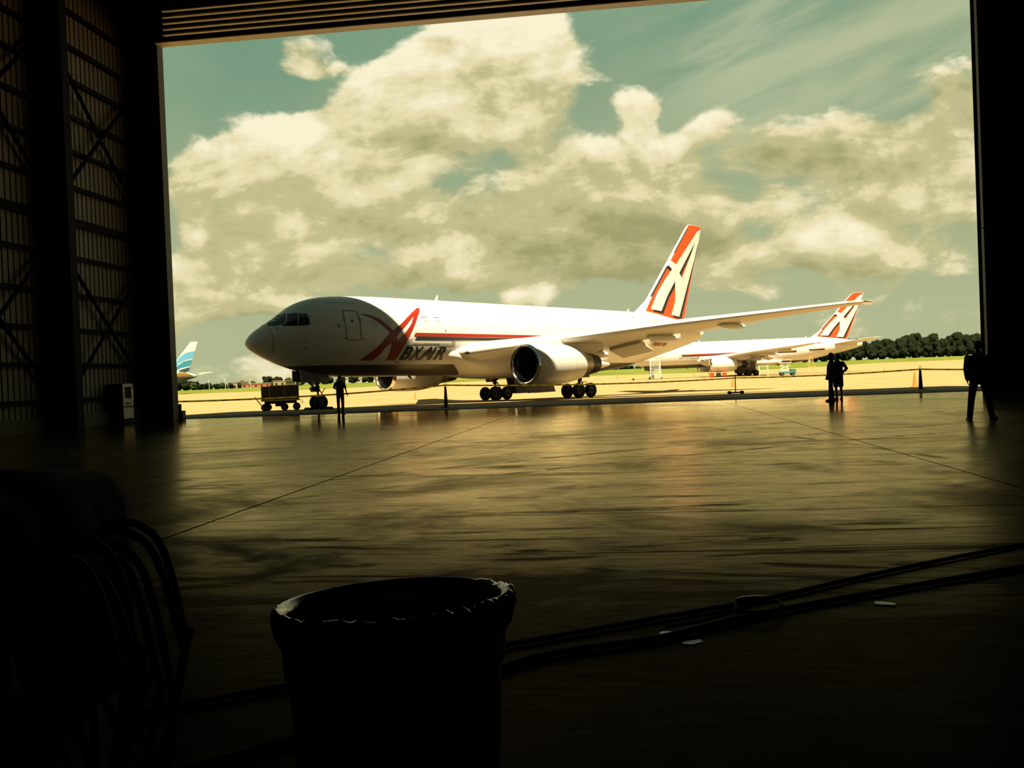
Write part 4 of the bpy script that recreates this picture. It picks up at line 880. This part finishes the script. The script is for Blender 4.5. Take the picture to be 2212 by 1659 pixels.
cable([(5.8,8.3),(4.4,7.4),(2.882,6.578),(1.695,5.921),(.872,5.439),(.255,4.985),(-.309,4.73),(-.597,4.50),(-1.1,3.95),(-1.538,3.46),(-1.975,3.1),(-2.3,2.7)],.019,'thick black cable crossing the floor, the nearer one passing the paper scraps')
t=empty('cable_connector',(.82,5.46,0),0,'small black cable loop with an inline plug lying between the two floor cables','cable connector')
MB().tube(smooth([(-.56,-.40,.05),(-.35,-.28,.05),(-.13,-.09,.055),(-.09,.08,.06),(.08,.15,.06),(.17,.04,.06),(.09,-.10,.055),(-.05,-.12,.055),(-.16,-.10,.055)]),.010,8).out('looped_lead',cabm,t)
MB().tube([(-.09,.105,.06),(-.05,.115,.06),(.05,.14,.06),(.09,.15,.06)],[.022,.03,.03,.022],12).out('inline_plug',blackp,t)
papm=mat('pale_paper',(.80,.76,.62),.35,spec=1.0)
for i,(x,y,w,d_,rz,l) in enumerate(((.302,5.077,.19,.10,-.15,'pale torn paper scrap by the near cable, the leftmost and largest'),(.40,4.93,.14,.06,.5,'pale paper scrap just below the leftmost scrap'),(1.54,5.834,.15,.07,.1,'pale paper scrap on the near cable towards the right'),(1.66,5.69,.14,.08,-.4,'pale paper scrap rightmost on the floor, below the near cable'))):
    rnd=random.Random(i); P=[]
    for k in range(10): a=2*PI*k/10; P.append((math.copysign(abs(math.cos(a))**.6,math.cos(a))*w/2*rnd.uniform(.8,1.1),math.copysign(abs(math.sin(a))**.6,math.sin(a))*d_/2*rnd.uniform(.75,1.1),.003+rnd.random()*.006))
    o=MB().poly(P+[(p[0],p[1],p[2]+.001) for p in P],[tuple(range(10)),tuple(range(19,9,-1))]+[(k,(k+1)%10,(k+1)%10+10,k+10) for k in range(10)]).out('paper_scrap',papm,smooth=False)
    o.location=(x,y,0); o.rotation_euler=(0,0,rz); tag(o,l,'paper scrap')
# covered equipment trolley with hanging cables, left foreground
t=empty('equipment_trolley',(-1.92,2.25,0),math.radians(8),'black covered trolley with bunched cables hanging from its side, in the left foreground dark','trolley')
MB().box(-.42,.38,-.35,.42,.14,1.18).out('cabinet',binm,t,smooth=False,bevel=.03)
R=[]
for i,(z,g_) in enumerate(((1.33,.12),(1.30,.30),(1.26,.39),(1.18,.425),(1.0,.435),(.8,.44),(.62,.445))):
    rg=[]
    for j in range(72):
        a=2*PI*j/72; c_,s_=math.cos(a),math.sin(a); k=g_/max(abs(c_),abs(s_))**.8; w_=noise.noise(Vector((c_*5,s_*5,z*2)))*.03*(i/3)
        rg.append((c_*(k+w_)-.02,s_*(k+w_)*.95+.03,z+noise.noise(Vector((c_*2,s_*2,i*.4)))*.03))
    R.append(rg)
MB().rings(R,True).out('plastic_cover',mat('black_cover_sheet',(.004,.004,.005),.9,spec=.05),t,angle=180)
for a in (-.32,.28):
    for b_ in (-.25,.32): wheel(t,a,-b_,.07,.07,.04)
for k in range(7):
    y0=-.30+.075*k; rr=random.Random(k); top=1.10+rr.random()*.06; lo=.16+rr.random()*.35; wd=.16+.05*rr.random()
    MB().tube(smooth([(.38,y0,1.02),(.44,y0-.01,top),(.50+wd*.4,y0,top-.06),(.45+wd,y0+.02,top-.35),(.46+wd,y0+.01,lo+.35),(.44+wd*.6,y0,lo),(.44,y0-.01,lo+.2),(.43,y0,.8)]),.012,8).out('hanging_cable',cabm,t)
